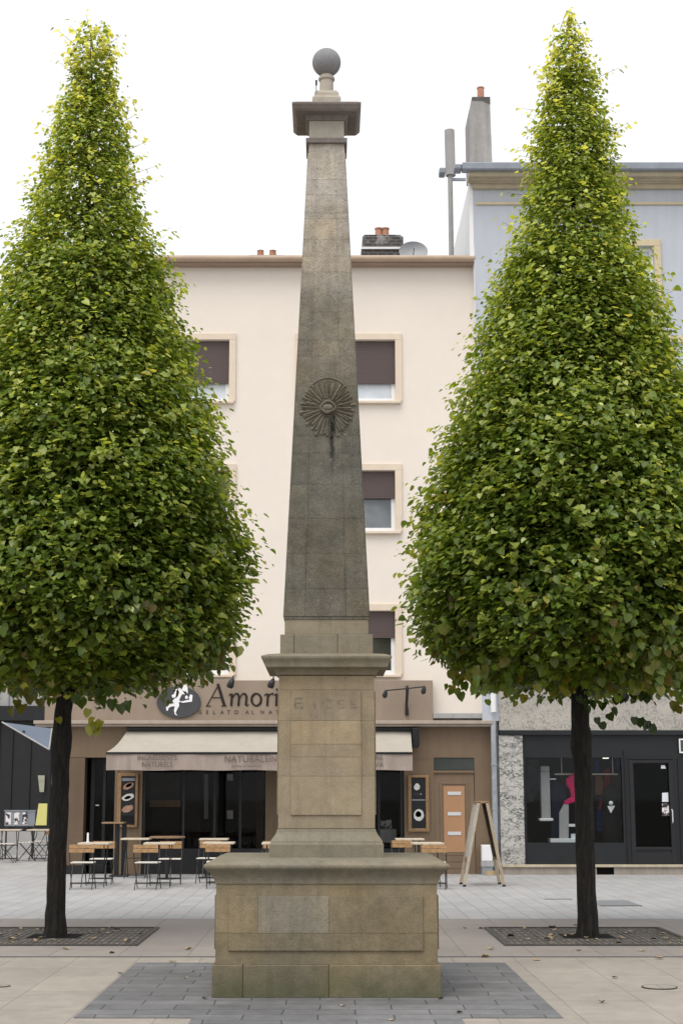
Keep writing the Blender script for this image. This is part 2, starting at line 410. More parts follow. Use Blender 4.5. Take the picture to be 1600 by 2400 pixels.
p.tint = .55; p.sq([(h1, z0), (h1, zsA - .002)]); p.tint = .5; p.sq([(h1 - .004, zsA - .002), (h1 - .004, zsA + .002)]); p.tint = .6; p.sq([(h1, zsA + .002), (h1, z1)])
p.build('base_block', m_plinth, mon, bevel=.008)
# raised panels on the four faces
def panel4(name, hface, xa, xb, za, zb, proud, mat, zcuts=(), xcuts=None, tints=None):
    mb = MB(); zs = [za] + list(zcuts) + [zb]; k = 0
    for fc in range(4):
        rot = Matrix.Rotation(fc * PI / 2, 4, 'Z')
        for c0, c1 in zip(zs[:-1], zs[1:]):
            xe = [xa] + (xcuts[k % len(zs)] if xcuts and k < len(zs) - 1 else []) + [xb]
            if xcuts: k += 1
            for a, b in zip(xe[:-1], xe[1:]):
                mb.tint = random.uniform(.2, .9) if not (tints and fc == 0 and tints.get((len(zs), round(c0, 3), round(a, 3)))) else 0
                if tints and fc == 0 and c0 > za and a < -.1 and b > -.1: mb.tint = tints['cool']
                mb.box(a + .0007, b - .0007, -hface - proud, -hface + .02, c0 + .0007, c1 - .0007, rot)
    mb.build(name, mat, mon, bevel=.0025)
zp0, zp1 = hw(2229, 517)[1], hw(2101, 517)[1]; sc = ppm(MC - h1, .5)
panel4('base_panel', h1, -230 / sc, 226 / sc, zp0, zp1, .018, m_plinth, [zsA], [[], [-.62 * h1, 0.02]], {'cool': .02})
# base cornice
rr = rings((524, 2073), (526, 2064), (530, 2058), (538, 2052), (552, 2045), (566, 2040), (575, 2036), (577, 2031), (574, 2027))
zt = rr[-1][1]
hf, zf = hw(2012, 268)
p = MB(); p.sq(rr + [(rr[-1][0] * .93, zt + .025), (hf + .01, zf + .004)]); p.build('base_cornice', m_foot, mon, bevel=.004)
p = MB(); p.sq([(hf, zf)] + rings((268, 1980), (264, 1977), (262, 1972), (254, 1966), (242, 1958), (234, 1951), (231, 1944))); p.build('pedestal_foot', m_foot, mon, bevel=.004)
hd, zd0 = hw(1943, 227); zd1 = hw(1584, 226)[1]
p = MB(); zc = [zd0, hw(1820, 226)[1], hw(1690, 226)[1], hw(1617, 226)[1], zd1]
for a, b in zip(zc[:-1], zc[1:]):
    p.tint = random.uniform(.35, .75); p.sq([(hd - .003, a), (hd, a + .003), (hd, b - .003), (hd - .003, b)])
p.build('pedestal', m_dado, mon)
sc = ppm(MC - hd, 2.2)
zpan = [hw(1911, 226)[1], hw(1820, 226)[1], hw(1775, 226)[1], hw(1745, 226)[1], hw(1690, 226)[1], hw(1619, 226)[1]]
panel4('pedestal_panel', hd, -83 / sc, 81 / sc, zpan[0], zpan[-1], .014, m_dado, zpan[1:-1])
# weathered inscription
m_carv = M('carved_letters', (.25, .212, .157), .9, .1, .4, 25, 0)
for ch_, xx_, sz_, yy_ in (('E', -.245, .135, 1650), ('I', -.10, .105, 1652), ('C', .0, .105, 1652), ('E', .12, .105, 1652), ('E', .23, .105, 1652)):
    p = MB(); add_text(p, ch_, sz_, xx_, -hd - .0145, hw(yy_, 226)[1], 1.4, extrude=.001); p.build('carved_letter', m_carv, mon)
# pedestal cornice
rr = rings((286, 1564), (288, 1561), (290, 1556), (294, 1551), (301, 1546), (306, 1542), (307, 1537))
zs = rr[0][1]
p = MB(); p.sq([(hd - .005, zs - .06), (hd + .012, zs - .055), (hd + .014, zs - .04), (hd + .03, zs - .02), (hd + .045, zs - .012), (hd + .047, zs)] + rr + [(rr[-1][0] - .06, rr[-1][1] + .02), (hw(1537, 217)[0] - .01, rr[-1][1] + .035)])
p.build('pedestal_cornice', m_foot, mon, bevel=.003)
zk = rr[-1][1]; ha, za = hw(1487, 217); hb, zb = hw(1452, 196)
p = MB(); course_blocks(p, ha, zk, za, [-.7, .24]); p.build('obelisk_foot', m_foot, mon, bevel=.006)
p = MB(); p.tint = .8; p.sq([(hb, za), (hb, zb + .01)]); p.build('shaft_base', m_foot, mon, bevel=.008)
# tapering shaft in courses
hs0, zs0 = hw(1452, 200); hs1, zs1 = hw(333, 82)
def hsh(z): return hs0 + (hs1 - hs0) * (z - zs0) / (zs1 - zs0)
cuts_px = [1452, 1380, 1297, 1215, 1135, 1062, 1020, 905, 834, 797, 731, 637, 600, 560, 512, 498, 456, 420, 333]
zc = [hw(y, 200 - 115 * (1452 - y) / 1119)[1] for y in cuts_px]
p = MB()
for a, b in zip(zc[:-1], zc[1:]):
    p.tint = random.uniform(.25, .75); p.sq([(hsh(a) - .002, a), (hsh(a), a + .002), (hsh(b), b - .002), (hsh(b) - .002, b)])
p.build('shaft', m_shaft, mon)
p = MB()
zin0 = hw(1450, 200)[1] + .02; zin1 = hw(357, 87)[1]
for fc in range(4):
    rot = Matrix.Rotation(fc * PI / 2, 4, 'Z')
    zz = [zin0] + [z for z in zc if zin0 + .05 < z < zin1 - .05] + [zin1]
    for a, b in zip(zz[:-1], zz[1:]):
        for ka, kb in ((-.992, -.513), (-.506, .456), (.463, .992)):
            p.tint = random.uniform(.3, .8); i = len(p.v); pts = []
            for z in (a + .0009, b - .0009):
                h = hsh(z); pts.append([(h * ka, -h - .007, z), (h * kb, -h - .007, z), (h * kb, -h + .02, z), (h * ka, -h + .02, z)])
            p.v += [tuple(rot @ Vector(q)) for q in pts[0] + pts[1]]; p.t += [p.tint] * 8
            p.f += [tuple(i + q for q in f) for f in ((0,1,5,4),(1,2,6,5),(3,0,4,7),(3,2,1,0),(4,5,6,7))]
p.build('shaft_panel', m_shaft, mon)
# sunburst relief
hr, zr = hw(956, 152); sr = ppm(MC - hr, zr)
def onface(u, v, d):      # u across, v up (m), d proud of the face
    z = zr + v; return (u + .012, -hsh(z) - .007 - d, z)
p = MB(); rg = random.Random(3)
n = 40; prof = [(57 / sr, 0.0), (54 / sr, .001), (50 / sr, .0015)]
i0 = len(p.v)
for r_, d in prof:
    for j in range(n):
        a = 2 * PI * j / n; r_ *= 1.0; q_ = onface(r_ * (1 + .09 * math.sin(j * 2.7) + .07 * math.sin(j * 5.1)) * math.cos(a), r_ * math.sin(a) * 1.16, d); p.v.append(q_); p.t.append(.6)
for k in range(2):
    for j in range(n):
        l = (j + 1) % n; p.f.append((i0 + k*n + j, i0 + k*n + l, i0 + (k+1)*n + l, i0 + (k+1)*n + j))
p.f.append(tuple(i0 + 2*n + j for j in range(n))); p.build('relief_ground', m_relief, mon); p = MB()
for ringk, (r0, r1, cnt) in enumerate(((23, 60, 24), (38, 66, 24))):
    for j in range(cnt):
        a = 2 * PI * (j + .5 * ringk + rg.uniform(-.18, .18)) / cnt
        ra = (r0 + rg.uniform(-3, 4)) / sr; rb = (r1 + rg.uniform(-8, 3)) / sr
        if abs(math.cos(a)) < .5 and math.sin(a) > 0 and ringk == 1: continue
        w0 = .008; w1 = rg.uniform(.013, .020); d = rg.uniform(.016, .024)
        e = 1.1; ca, sa = math.cos(a), math.sin(a); p.tint = rg.uniform(.7, 1)
        def Q(r_, w, d_): return onface(r_ * ca - w * sa, (r_ * sa + w * ca) * e, d_ - .011)
        i = len(p.v)
        p.v += [Q(ra, -w0, .012), Q(ra, w0, .012), Q(rb, w1, .012), Q(rb, -w1, .012), Q(ra, 0, .012 + d * .6), Q(rb * .96, 0, .012 + d)]; p.t += [p.tint] * 6
        p.f += [(i, i+4, i+5, i+3), (i+1, i+2, i+5, i+4), (i+3, i+5, i+2), (i, i+1, i+4)]
p.tint = .6
p.tube([onface(62 / sr * math.cos(q_), 84 / sr * math.sin(q_) - 10 / sr, .004) for q_ in np.linspace(R(46), R(134), 17)], .008, 6)
# eye : lids and eyeball
for sgn in (1, -1):
    pts = [onface(x * 19 / sr, sgn * (15 if sgn > 0 else 12) / sr * (1 - x * x) , .03) for x in np.linspace(-1, 1, 13)]
    p.tube(pts, [.006 + .012 * (1 - abs(x)) for x in np.linspace(-1, 1, 13)], 6)
i = len(p.v); nr = 20
p.v.append(onface(0, 0, .05)); p.t.append(.7)
for r_, d in ((7, .045), (13, .025), (16, .01)):
    for j in range(nr):
        a = 2 * PI * j / nr; p.v.append(onface(r_ / sr * math.cos(a), r_ * .72 / sr * math.sin(a), d)); p.t.append(.7)
for j in range(nr):
    l = (j + 1) % nr; p.f.append((i, i + 1 + j, i + 1 + l))
    for k in range(2): p.f.append((i+1+k*nr+j, i+1+(k+1)*nr+j, i+1+(k+1)*nr+l, i+1+k*nr+l))
p.build('sunburst_relief', m_shaft, mon)['label'] = 'carved eye in a burst of rays'
# head of the obelisk
ag = rings((94, 334), (96.6, 332), (96.6, 322))
p = MB(); p.sq([(hs1 - .01, ag[0][1] + .001)] + ag + [(hw(322, 82)[0] - .01, ag[-1][1] + .012)]); p.build('astragal', m_cap, mon, bevel=.003)
hn, zn0 = hw(322, 82); zso = hw(258, 141)[1]
p = MB(); p.sq([(hn, ag[-1][1] - .002), (hn, zso + .05)]); p.build('neck', m_neck, mon)
bd = hw(285, 93)
cp = rings((141, 258), (143, 255)); cp2 = rings((147, 254), (150, 251), (156, 246), (161, 242), (162.5, 238))
p = MB(); p.sq([(hn - .002, zso - .05), (hn + .015, zso - .05), (hn + .022, zso - .03), (hn + .035, zso - .02), (hn + .038, zso)] + cp + cp2 + [(cp2[-1][0] * .9, cp2[-1][1] + .02), (hw(224, 67)[0] * .9, cp2[-1][1] + .03)])
p.build('capital', m_cap, mon, bevel=.003)
zq = cp2[-1][1] + .02
b1 = hw(226, 67); b2 = hw(222, 58); b3 = hw(208, 57)
p = MB(); p.sq([(b1[0], zq), (b1[0], b1[1]), (b2[0], b2[1]), (b3[0], b3[1] - .03), (b3[0] - .02, b3[1])]); p.build('cap_block', m_neck, mon, bevel=.006)
def rl(py, w): Z = at(CX, py, MC)[1]; return w / 2 / ppm(MC, Z), Z
zb3 = b3[1]
nk = [(rl(205, 33)[0], zb3 - .01)] + [rl(195, 31.5), rl(189, 31.5), rl(188, 37), rl(185, 39), rl(182, 37), rl(181.5, 30), rl(176, 28)]
p = MB(); p.lathe(nk); p.build('finial_neck', m_neck, mon, smooth=True)
rb_, zbl = rl(146, 67)
p = MB(); p.lathe([(max(.001, rb_ * math.sin(t)), zbl - rb_ * math.cos(t)) for t in np.linspace(0.02, PI - .02, 32)], n=48); p.build('stone_ball', m_ball, mon, smooth=True)
xl, zl = at(741, 208, MC - .2); zl2 = at(741, 194, MC - .2)[1]
p = MB(); p.tube([(xl, -.2, zb3 - .08), (xl, -.2, zl2)], .004, 5).tube([(xl, -.2, zl2 - .02), (xl, -.2, zl2 + .03)], .010, 6); p.build('metal_rod', m_iron, mon)

# ------------------------------------------------------------------ trees
def np_mesh(name, V, Fq, cols, mat, parent):
    me = bpy.data.meshes.new(name)
    me.vertices.add(len(V)); me.vertices.foreach_set('co', V.astype(np.float32).ravel())
    nf, k = Fq.shape
    me.loops.add(nf * k); me.loops.foreach_set('vertex_index', Fq.astype(np.int32).ravel())
    me.polygons.add(nf); me.polygons.foreach_set('loop_start', np.arange(0, nf * k, k, dtype=np.int32)); me.polygons.foreach_set('loop_total', np.full(nf, k, dtype=np.int32))
    a = me.attributes.new('leafcol', 'FLOAT_COLOR', 'POINT'); a.data.foreach_set('color', cols.astype(np.float32).ravel())
    me.materials.append(mat); me.update(calc_edges=True); me.validate()
    o = bpy.data.objects.new(name, me); col.objects.link(o); o.parent = parent
    return o
def norm(a): return a / np.maximum(np.linalg.norm(a, axis=-1, keepdims=True), 1e-6)

def make_tree(label, bx_px, by_px, prof_px, lean_top, lean_mid, seed, shoots):
    rg = np.random.default_rng(seed); rnd = random.Random(seed)
    x0, y0 = gnd(bx_px, by_px); y0 += .12
    root = thing('lime_tree', label, 'tree', (x0, y0, 0), 0, 'clipped conical trees flanking the monument')
    zs = []; rs = []
    for py, w in prof_px:
        py *= 1.0204; w *= 1.0204; Z = at(CX, py, y0)[1]; zs.append(Z); rs.append(w / ppm(y0, Z))
    zs = np.array(zs[::-1]); rs = np.array(rs[::-1]); zlo, zhi = zs[0], zs[-1]
    rs = rs * (1 - .07 * np.clip((zs - zlo) / (zhi - zlo) * 2 - .7, 0, 1))
    def rad(z): return np.interp(z, zs, rs)
    def axis(z):
        t = np.clip((z - zlo) / (zhi - zlo), 0, 1); return lean_mid + (lean_top - lean_mid) * t
    # --- trunk
    tw = 46 / ppm(y0, 0) / 2
    pts = []; rr = []
    for k in range(26):
        z = zlo * 1.15 * k / 25
        t = k / 25
        pts.append((rnd.uniform(-.006, .006) + .02 * math.sin(3.1 * t + seed) * t + lean_mid * max(0, t - .75) * 2, rnd.uniform(-.006, .006), z - .02))
        rr.append(tw * (1.0 - .10 * t + .30 * math.exp(-t * 26)) * (1 + rnd.uniform(-.03, .03)) + (.018 if k in (16, 17) else 0))
    mb = MB(); mb.tube(pts, rr, 14)
    mb.build('trunk', m_bark, root, smooth=True)
    # --- limbs: leader and side branches
    mb = MB()
    L = [(float(axis(z)) if z > zlo * 1.3 else pts[-1][0] + (float(axis(z)) - pts[-1][0]) * max(0, (z - pts[-1][2]) / (zlo * .3)), 0, z) for z in np.linspace(pts[-1][2] - .1, zhi - .5, 14)]
    mb.tube(L, [max(.012, tw * .85 * (1 - k / 13.5)) for k in range(14)], 8)
    ends = []
    for k in range(6):
        a = k * PI / 3 + .35 + rnd.uniform(-.25, .25); zk0 = zlo * (1.0 + .035 * k)
        q0 = Vector((pts[min(25, int(zk0 / (zlo * 1.15) * 25))][0], 0, zk0)); q3 = q0 + Vector((math.cos(a) * 1.25, math.sin(a) * 1.25, .75))
        mb.tube([q0, q0.lerp(q3, .3) + Vector((0, 0, .05)), q0.lerp(q3, .65) + Vector((0, 0, .12)), q3], [.055, .046, .034, .018], 7)
    for k in range(46):
        z = zlo * 1.0 + (zhi - zlo - 1.2) * (k / 46) ** 1.15; a = k * 2.4 + rnd.uniform(-.4, .4)
        r = float(rad(z + .5)) * .8; up = rnd.uniform(.15, .6)
        p0 = Vector((float(axis(z)) if k > 3 else pts[-1][0], 0, z if k > 3 else max(z, zlo * 1.08)))
        p3 = Vector((float(axis(z)) + r * math.cos(a), r * math.sin(a), p0.z + up * r * .6 + .05))
        pm = p0.lerp(p3, .5) + Vector((0, 0, rnd.uniform(.03, .16)))
        b0 = max(.012, .045 * (1 - k / 50)); mb.tube([p0, p0.lerp(pm, .5), pm, pm.lerp(p3, .5), p3], [b0, b0 * .85, b0 * .65, b0 * .45, .006], 5)
        ends.append(p3)
    # --- sprays of leaves
    NT_ = 12500
    zz = np.linspace(zlo, zhi, 400); w = rad(zz) + .10; cdf = np.cumsum(w); cdf /= cdf[-1]
    tz = np.interp(rg.random(NT_), cdf, zz); ta = rg.random(NT_) * 2 * PI
    lump = 1 + .050 * np.sin(3 * ta + tz * 2.1 + seed) + .055 * np.sin(5 * ta - tz * 3.3 + 2 * seed) + .05 * np.sin(9 * ta + tz * 6.1) + .05 * np.sin(13 * ta - tz * 10.0)
    depth = rg.random(NT_) ** 1.5 * .46 - .05 * (rg.random(NT_) < .35)
    tr = rad(tz) * lump * (1 - depth) - .10
    tr = np.maximum(tr, .02)
    # underside filling
    NB = 900
    ub = np.sqrt(rg.random(NB)); ub_lift = .38 * ub ** 4; ab = rg.random(NB) * 2 * PI
    zb_ = zlo + .10 + rg.random(NB) * .40 + .16 * np.sin(3 * ab + seed) + .10 * np.sin(7 * ab); zb_ = zb_ + ub_lift; rb2 = ub * rs.max() * .93
    tz = np.concatenate([tz, zb_]); ta = np.concatenate([ta, ab]); tr = np.concatenate([tr, rb2]); under = np.concatenate([np.zeros(NT_), np.ones(NB)])
    depth = np.concatenate([depth, np.full(NB, .15)])
    # protruding shoots
    NS = 640
    sz = np.interp(rg.random(NS), cdf, zz); top_n = 56; sz[:top_n] = zhi - rg.random(top_n) ** .9 * 1.3
    sa = rg.random(NS) * 2 * PI; srad = rad(sz) * 1.0 - .02
    tz = np.concatenate([tz, sz]); ta = np.concatenate([ta, sa]); tr = np.concatenate([tr, srad]); under = np.concatenate([under, np.full(NS, 2)]); depth = np.concatenate([depth, np.zeros(NS)])
    C = np.stack([axis(tz) + tr * np.cos(ta), tr * np.sin(ta), tz], 1)
    out = np.stack([np.cos(ta), np.sin(ta), np.zeros_like(ta)], 1)
    frac = (tz - zlo) / (zhi - zlo)
    ext = C[(under == 2)]; eo = out[(under == 2)]; ef = frac[under == 2]
    slen = np.where(np.arange(NS) < top_n, .12 + .16 * rg.random(NS), .10 + .32 * rg.random(NS) ** 1.4)
    for k in range(NS):
        upk = .9 if k < top_n else .35; d = Vector(eo[k] * (.4 if k < top_n else 1)) + Vector((0, 0, upk)); p0 = Vector(ext[k]) - Vector(eo[k]) * .15
        mb.tube([p0, p0 + d * slen[k] * .6, p0 + d * slen[k] * 1.0], [.004, .003, .0015], 3, False)
    mb.build('limbs', m_bark, root, smooth=True)
    nl = np.where(under == 2, 7, np.where(frac > .93, 2, np.where(frac > .84, 6, np.where(frac > .62, 8, 12))))
    idx = np.repeat(np.arange(len(C)), nl); n = len(idx)
    o_ = out[idx]; fr = frac[idx]; un = under[idx]
    tang = np.stack([-o_[:, 1], o_[:, 0], np.zeros(n)], 1)
    s = rg.random(n)          # along the spray
    P = C[idx].copy()
    spread = np.where(fr > .6, .11, .17)[:, None]
    P += o_ * (rg.normal(0, .55, (n, 1)) * spread) + tang * (rg.normal(0, .9, (n, 1)) * spread) + np.array([0, 0, 1]) * (rg.normal(0, .62, (n, 1)) * spread)
    sh = un == 2
    kk = np.cumsum(np.ones(n)) ; first = np.repeat(np.cumsum(nl) - nl, nl); kk = kk - 1 - first
    sl = np.zeros(len(C)); sl[under == 2] = slen; upv = np.zeros(len(C)); upv[under == 2] = np.where(np.arange(NS) < top_n, .9, .35)
    hor = np.zeros(len(C)); hor[under == 2] = np.where(np.arange(NS) < top_n, .4, 1)
    tt = (kk + .5) / 7
    Ps = C[idx] + o_ * (hor[idx] * sl[idx] * tt * 1.1 - .08)[:, None] + np.array([0, 0, 1]) * (upv[idx] * sl[idx] * tt * 1.1)[:, None] + rg.normal(0, .028, (n, 3))
    P[sh] = Ps[sh]
    # leaf frame
    up = np.array([0, 0, 1.0])
    nrm = norm(o_ * (.26 + .36 * rg.random((n, 1))) + up * .86 + rg.normal(0, .27, (n, 3)))
    dirv = norm(o_ * .6 - up * (.55 + .5 * rg.random((n, 1))) + tang * rg.normal(0, .6, (n, 1)) + rg.normal(0, .2, (n, 3)))
    isb = un == 1
    nrm[isb] = norm(o_[isb] * .75 + up * .35 + rg.normal(0, .45, (isb.sum(), 3)))
    dirv[isb] = norm(-up * 1.0 + o_[isb] * .25 + rg.normal(0, .35, (isb.sum(), 3)))
    dirv = norm(dirv - nrm * (dirv * nrm).sum(1, keepdims=True)); side = np.cross(nrm, dirv)
    size = (.070 - .029 * np.clip(fr * 1.3, 0, 1)) * np.clip(rg.normal(1, .30, n), .45, 1.8)
    size[sh] *= 1.25; size[isb] *= 1.15
    # colour
    g1 = np.array([.052, .098, .011]); g2 = np.array([.175, .240, .047]); g3 = np.array([.39, .405, .115]); y1 = np.array([.25, .21, .03]); br = np.array([.13, .105, .03])
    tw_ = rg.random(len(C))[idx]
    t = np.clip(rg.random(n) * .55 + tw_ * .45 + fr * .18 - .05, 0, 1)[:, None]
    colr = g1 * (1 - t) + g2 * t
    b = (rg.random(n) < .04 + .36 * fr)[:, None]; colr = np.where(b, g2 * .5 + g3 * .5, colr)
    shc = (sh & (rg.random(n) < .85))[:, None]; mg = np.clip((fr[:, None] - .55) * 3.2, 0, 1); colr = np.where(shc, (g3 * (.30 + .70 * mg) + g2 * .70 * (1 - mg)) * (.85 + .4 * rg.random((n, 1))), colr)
    pal = (rg.random(n) < .025)[:, None]; colr = np.where(pal, np.array([.40, .44, .20]), colr)  # a few pale leaves paint glossy highlights into the leaf colour
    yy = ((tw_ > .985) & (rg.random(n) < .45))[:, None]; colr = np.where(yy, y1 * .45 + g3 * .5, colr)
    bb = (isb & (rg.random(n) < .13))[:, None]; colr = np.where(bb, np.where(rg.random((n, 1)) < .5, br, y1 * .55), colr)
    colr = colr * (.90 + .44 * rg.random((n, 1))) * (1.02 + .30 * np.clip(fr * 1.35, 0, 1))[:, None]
    dd = np.clip(depth[idx] / .46, 0, 1)[:, None]; colr = np.where(sh[:, None], colr, colr * (1.08 - .42 * dd))  # crown shade baked into the colour: deeper leaves darker
    # extra hanging shoots (root-local)
    EP = []; ED = []; ES = []; EC = []
    for k in range(95):
        a = rnd.uniform(0, 2 * PI); r = math.sqrt(rnd.uniform(.15, 1)) * float(rs.max()) * .88
        hx, hy, hz = lean_mid + r * math.cos(a), r * math.sin(a), zlo + rnd.uniform(.12, .34)
        if x0 < 0 and hx > .8 or abs(hx) < .3 and hy < 0: continue
        for j in range(rnd.randint(4, 8)):
            EP.append((hx + rnd.uniform(-.09, .09), hy + rnd.uniform(-.09, .09), hz - .055 * j)); ED.append((rnd.uniform(-.5, .5), rnd.uniform(-.5, .5), -1)); ES.append(rnd.uniform(.075, .12)); EC.append(np.array(rnd.choice(((.10, .155, .02), (.13, .17, .025), (.17, .17, .03), (.075, .125, .016)))))
    for (pxy, yoff, lsz, c_) in shoots:
        for (ppx, ppy) in pxy:
            X, Z = at(ppx, ppy, y0 + yoff); EP.append((X - x0, yoff, Z)); ED.append((rnd.uniform(-.5, .5), rnd.uniform(-.3, .1), -1)); ES.append(lsz * rnd.uniform(.85, 1.15)); EC.append(np.array(c_) * rnd.uniform(.8, 1.2))
    if EP:
        m_ = len(EP); P = np.concatenate([P, np.array(EP)]); d2 = norm(np.array(ED)); n2 = norm(np.stack([rg.normal(0, .4, m_), -np.ones(m_), .35 + rg.normal(0, .3, m_)], 1)); d2 = norm(d2 - n2 * (d2 * n2).sum(1, keepdims=True))
        nrm = np.concatenate([nrm, n2]); dirv = np.concatenate([dirv, d2]); side = np.concatenate([side, np.cross(n2, d2)]); size = np.concatenate([size, np.array(ES)]); colr = np.concatenate([colr, np.array(EC)]); n += m_
    fold = .10 + .32 * rg.random(n); curl = rg.normal(.25, .25, n)
    shp = np.array([(0, .04, 0), (.33, -.02, .7), (.50, .32, 1), (.34, .74, .75), (0, 1.08, 0), (-.34, .74, .75), (-.50, .32, 1), (-.33, -.02, .7)])
    V = np.empty((n, 8, 3))
    for k in range(8):
        sx, sy, sf = shp[k]
        V[:, k] = P + side * (sx * size)[:, None] + dirv * ((sy - .5) * size)[:, None] + nrm * ((sf * fold * .6 - curl * (sy - .4) ** 2) * size)[:, None]
    base = (np.arange(n) * 8)[:, None]
    Fq = np.concatenate([base + np.array([[0, 1, 2, 3, 4]]), base + np.array([[0, 4, 5, 6, 7]])], 0)
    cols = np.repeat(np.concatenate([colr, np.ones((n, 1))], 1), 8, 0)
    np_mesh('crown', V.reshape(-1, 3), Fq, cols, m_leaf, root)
    return root

PROF_R = [(55, 2), (68, 14), (80, 30), (100, 42), (150, 62), (200, 74), (300, 100), (400, 118), (500, 138), (600, 168), (700, 196), (800, 222), (900, 258), (1000, 302), (1100, 330), (1200, 353), (1300, 367), (1400, 372), (1450, 360), (1500, 325), (1540, 240), (1562, 90)]
PROF_L = [(68, 2), (78, 22), (90, 48), (110, 62), (150, 64), (200, 66), (250, 82), (300, 100), (400, 120), (500, 144), (600, 182), (700, 214), (800, 238), (900, 268), (1000, 308), (1100, 335), (1200, 356), (1300, 366), (1400, 370), (1450, 360), (1500, 330), (1540, 250), (1562, 90)]
GRN = (.05, .085, .015); YLW = (.22, .23, .03); DKG = (.028, .05, .012)
make_tree('conical green tree left of the obelisk with a blunt bushy tip', 124.5, 2199, PROF_L, .13, .12, 5,
    [([(205, 1672), (214, 1690), (222, 1704), (232, 1699), (212, 1712), (226, 1716)], -.9, .115, YLW),
     ([(190, 1650), (178, 1640), (240, 1640), (262, 1650), (283, 1662), (300, 1655), (232, 1625), (255, 1622)], -.7, .125, GRN),
     ([(40, 1650), (70, 1640), (50, 1662), (28, 1668), (95, 1648), (60, 1625)], -.5, .12, (.11, .11, .02)), ([(135, 1600), (152, 1603), (138, 1690)], -.25, .10, YLW)])
make_tree('conical green tree right of the obelisk with a slender pointed tip', 1381, 2199, PROF_R, .12, .03, 8,
    [([(1400, 1690), (1412, 1702), (1430, 1680), (1440, 1668), (1458, 1640), (1465, 1636), (1440, 1646), (1412, 1655), (1388, 1652), (1372, 1648), (1360, 1640), (1378, 1662)], -.3, .10, DKG),
     ([(1486, 1690), (1500, 1694), (1512, 1700), (1525, 1706), (1530, 1712), (1484, 1630), (1505, 1632), (1515, 1640)], -.45, .11, DKG),
     ([(1480, 1585), (1478, 1600), (1440, 1580), (1345, 1600), (1340, 1615), (1580, 1655), (1590, 1665), (1110, 1590), (1125, 1600), (1060, 1580), (1140, 1608), (1135, 1590)], -.6, .11, (.11, .11, .02))])

# tree grates
def make_grate(px, label):
    xg = gnd(px, 2199)[0]; yA = gnd(765, 2219)[1]; yB = gnd(765, 2177)[1]; ym = (yA + yB) / 2; hx = 1.07; hy = (yB - yA) / 2
    t = thing('tree_grate', label, 'tree grate', (xg, ym, 0), 0, 'tree grates')
    yt = 18.2 - ym
    mb = MB(); mb.box(-hx + .04, hx - .04, -hy + .04, hy - .04, .001, .007); mb.build('gravel_fill', m_gravel, t)
    mb = MB(); mb.box(-hx, hx, -hy - .0, -hy + .05, .004, .02); mb.box(-hx, hx, hy - .05, hy, .004, .02); mb.box(-hx, -hx + .05, -hy + .05, hy - .05, .004, .02); mb.box(hx - .05, hx, -hy + .05, hy - .05, .004, .02); mb.build('frame', m_grate, t)
    mb = MB(); n = 30
    for i in range(n):
        x = -hx + .05 + (2 * hx - .1) * (i + .5) / n
        for (a, b) in ((-hy + .05, yt - .28), (yt + .28, hy - .05)) if abs(x) < .3 else ((-hy + .05, hy - .05),): mb.box(x - .009, x + .009, a, b, .004, .0085 + random.uniform(0, .003))
    for i in range(7):
        y = -hy + 2 * hy * (i + .5) / 7
        if abs(y - yt) < .28: mb.box(-hx + .05, -.3, y - .02, y + .02, .004, .009); mb.box(.3, hx - .05, y - .02, y + .02, .004, .009)
        else: mb.box(-hx + .05, hx - .05, y - .02, y + .02, .004, .009)
    mb.build('grid', m_grate, t)
    mb = MB(); mb.box(-.29, .29, yt - .27, yt + .27, .006, .0085); mb.build('soil', m_dirt, t)
    return t, xg, ym, hx, hy
g1 = make_grate(126, 'square iron tree grate filled with gravel under the left tree')
g2 = make_grate(1379, 'square iron tree grate filled with gravel under the right tree')

# fallen leaves
def leaf(x, y, z, s, mat, label, group):
    mb = MB(); a = random.uniform(0, 6.28)
    def T(u, v, w): return (x + s * (u * math.cos(a) - v * math.sin(a)), y + s * (u * math.sin(a) + v * math.cos(a)), z + s * w)
    k = random.uniform(.1, .35)
    mb.face([T(0, -.5, 0), T(.42, -.3, k), T(.4, .15, k * .8), T(0, .55, .05)]); mb.face([T(0, -.5, 0), T(0, .55, .05), T(-.4, .15, k), T(-.42, -.3, k * .7)])
    tag(mb.build('fallen_leaf', mat), label, 'leaf', group)
for gi, (t, xg, ym, hx, hy) in enumerate((g1, g2)):
    side = ('left', 'right')[gi]
    for k in range(34):
        leaf(xg + random.uniform(-hx, hx) * .95, ym + random.uniform(-hy, hy) * .9, .022, random.uniform(.05, .10), m_dry if random.random() < .75 else m_dry2, 'dry fallen leaf lying on the grate under the %s tree' % side, 'dry leaves on the %s tree grate' % side)
for px, py, k in ((262, 2237, 1), (155, 2227, 0), (283, 2284, 1), (440, 2228, 0), (405, 2256, 0), (1355, 2230, 1), (1504, 2231, 0), (1137, 2245, 0), (1440, 2294, 1), (1090, 2178, 1), (1126, 2179, 1), (1348, 2171, 1), (1410, 2352, 1), (1150, 2227, 0), (1258, 2252, 0), (1545, 2249, 0)):
    x, y = gnd(px, py); leaf(x, y, .008, .085 if not k else .06, m_dry if not k else m_dry2, 'small brown curled leaf on the beige paving' if k else 'pale dry leaf lying on the beige paving', 'brown leaves on the paving' if k else 'pale leaves on the paving')
for px, py, k in ((480, 2344, 1), (450, 2280, 0), (803, 2361, 0), (918, 2394, 0), (1077, 2377, 1), (1033, 2344, 1), (435, 2295, 0)):
    x, y = gnd(px, py); leaf(x, y, .008, .05, m_dry if not k else m_dry2, 'dark crumpled leaf on the slate paving' if k else 'pale crumpled leaf on the slate paving', 'dark leaves on the slate' if k else 'pale leaves on the slate')

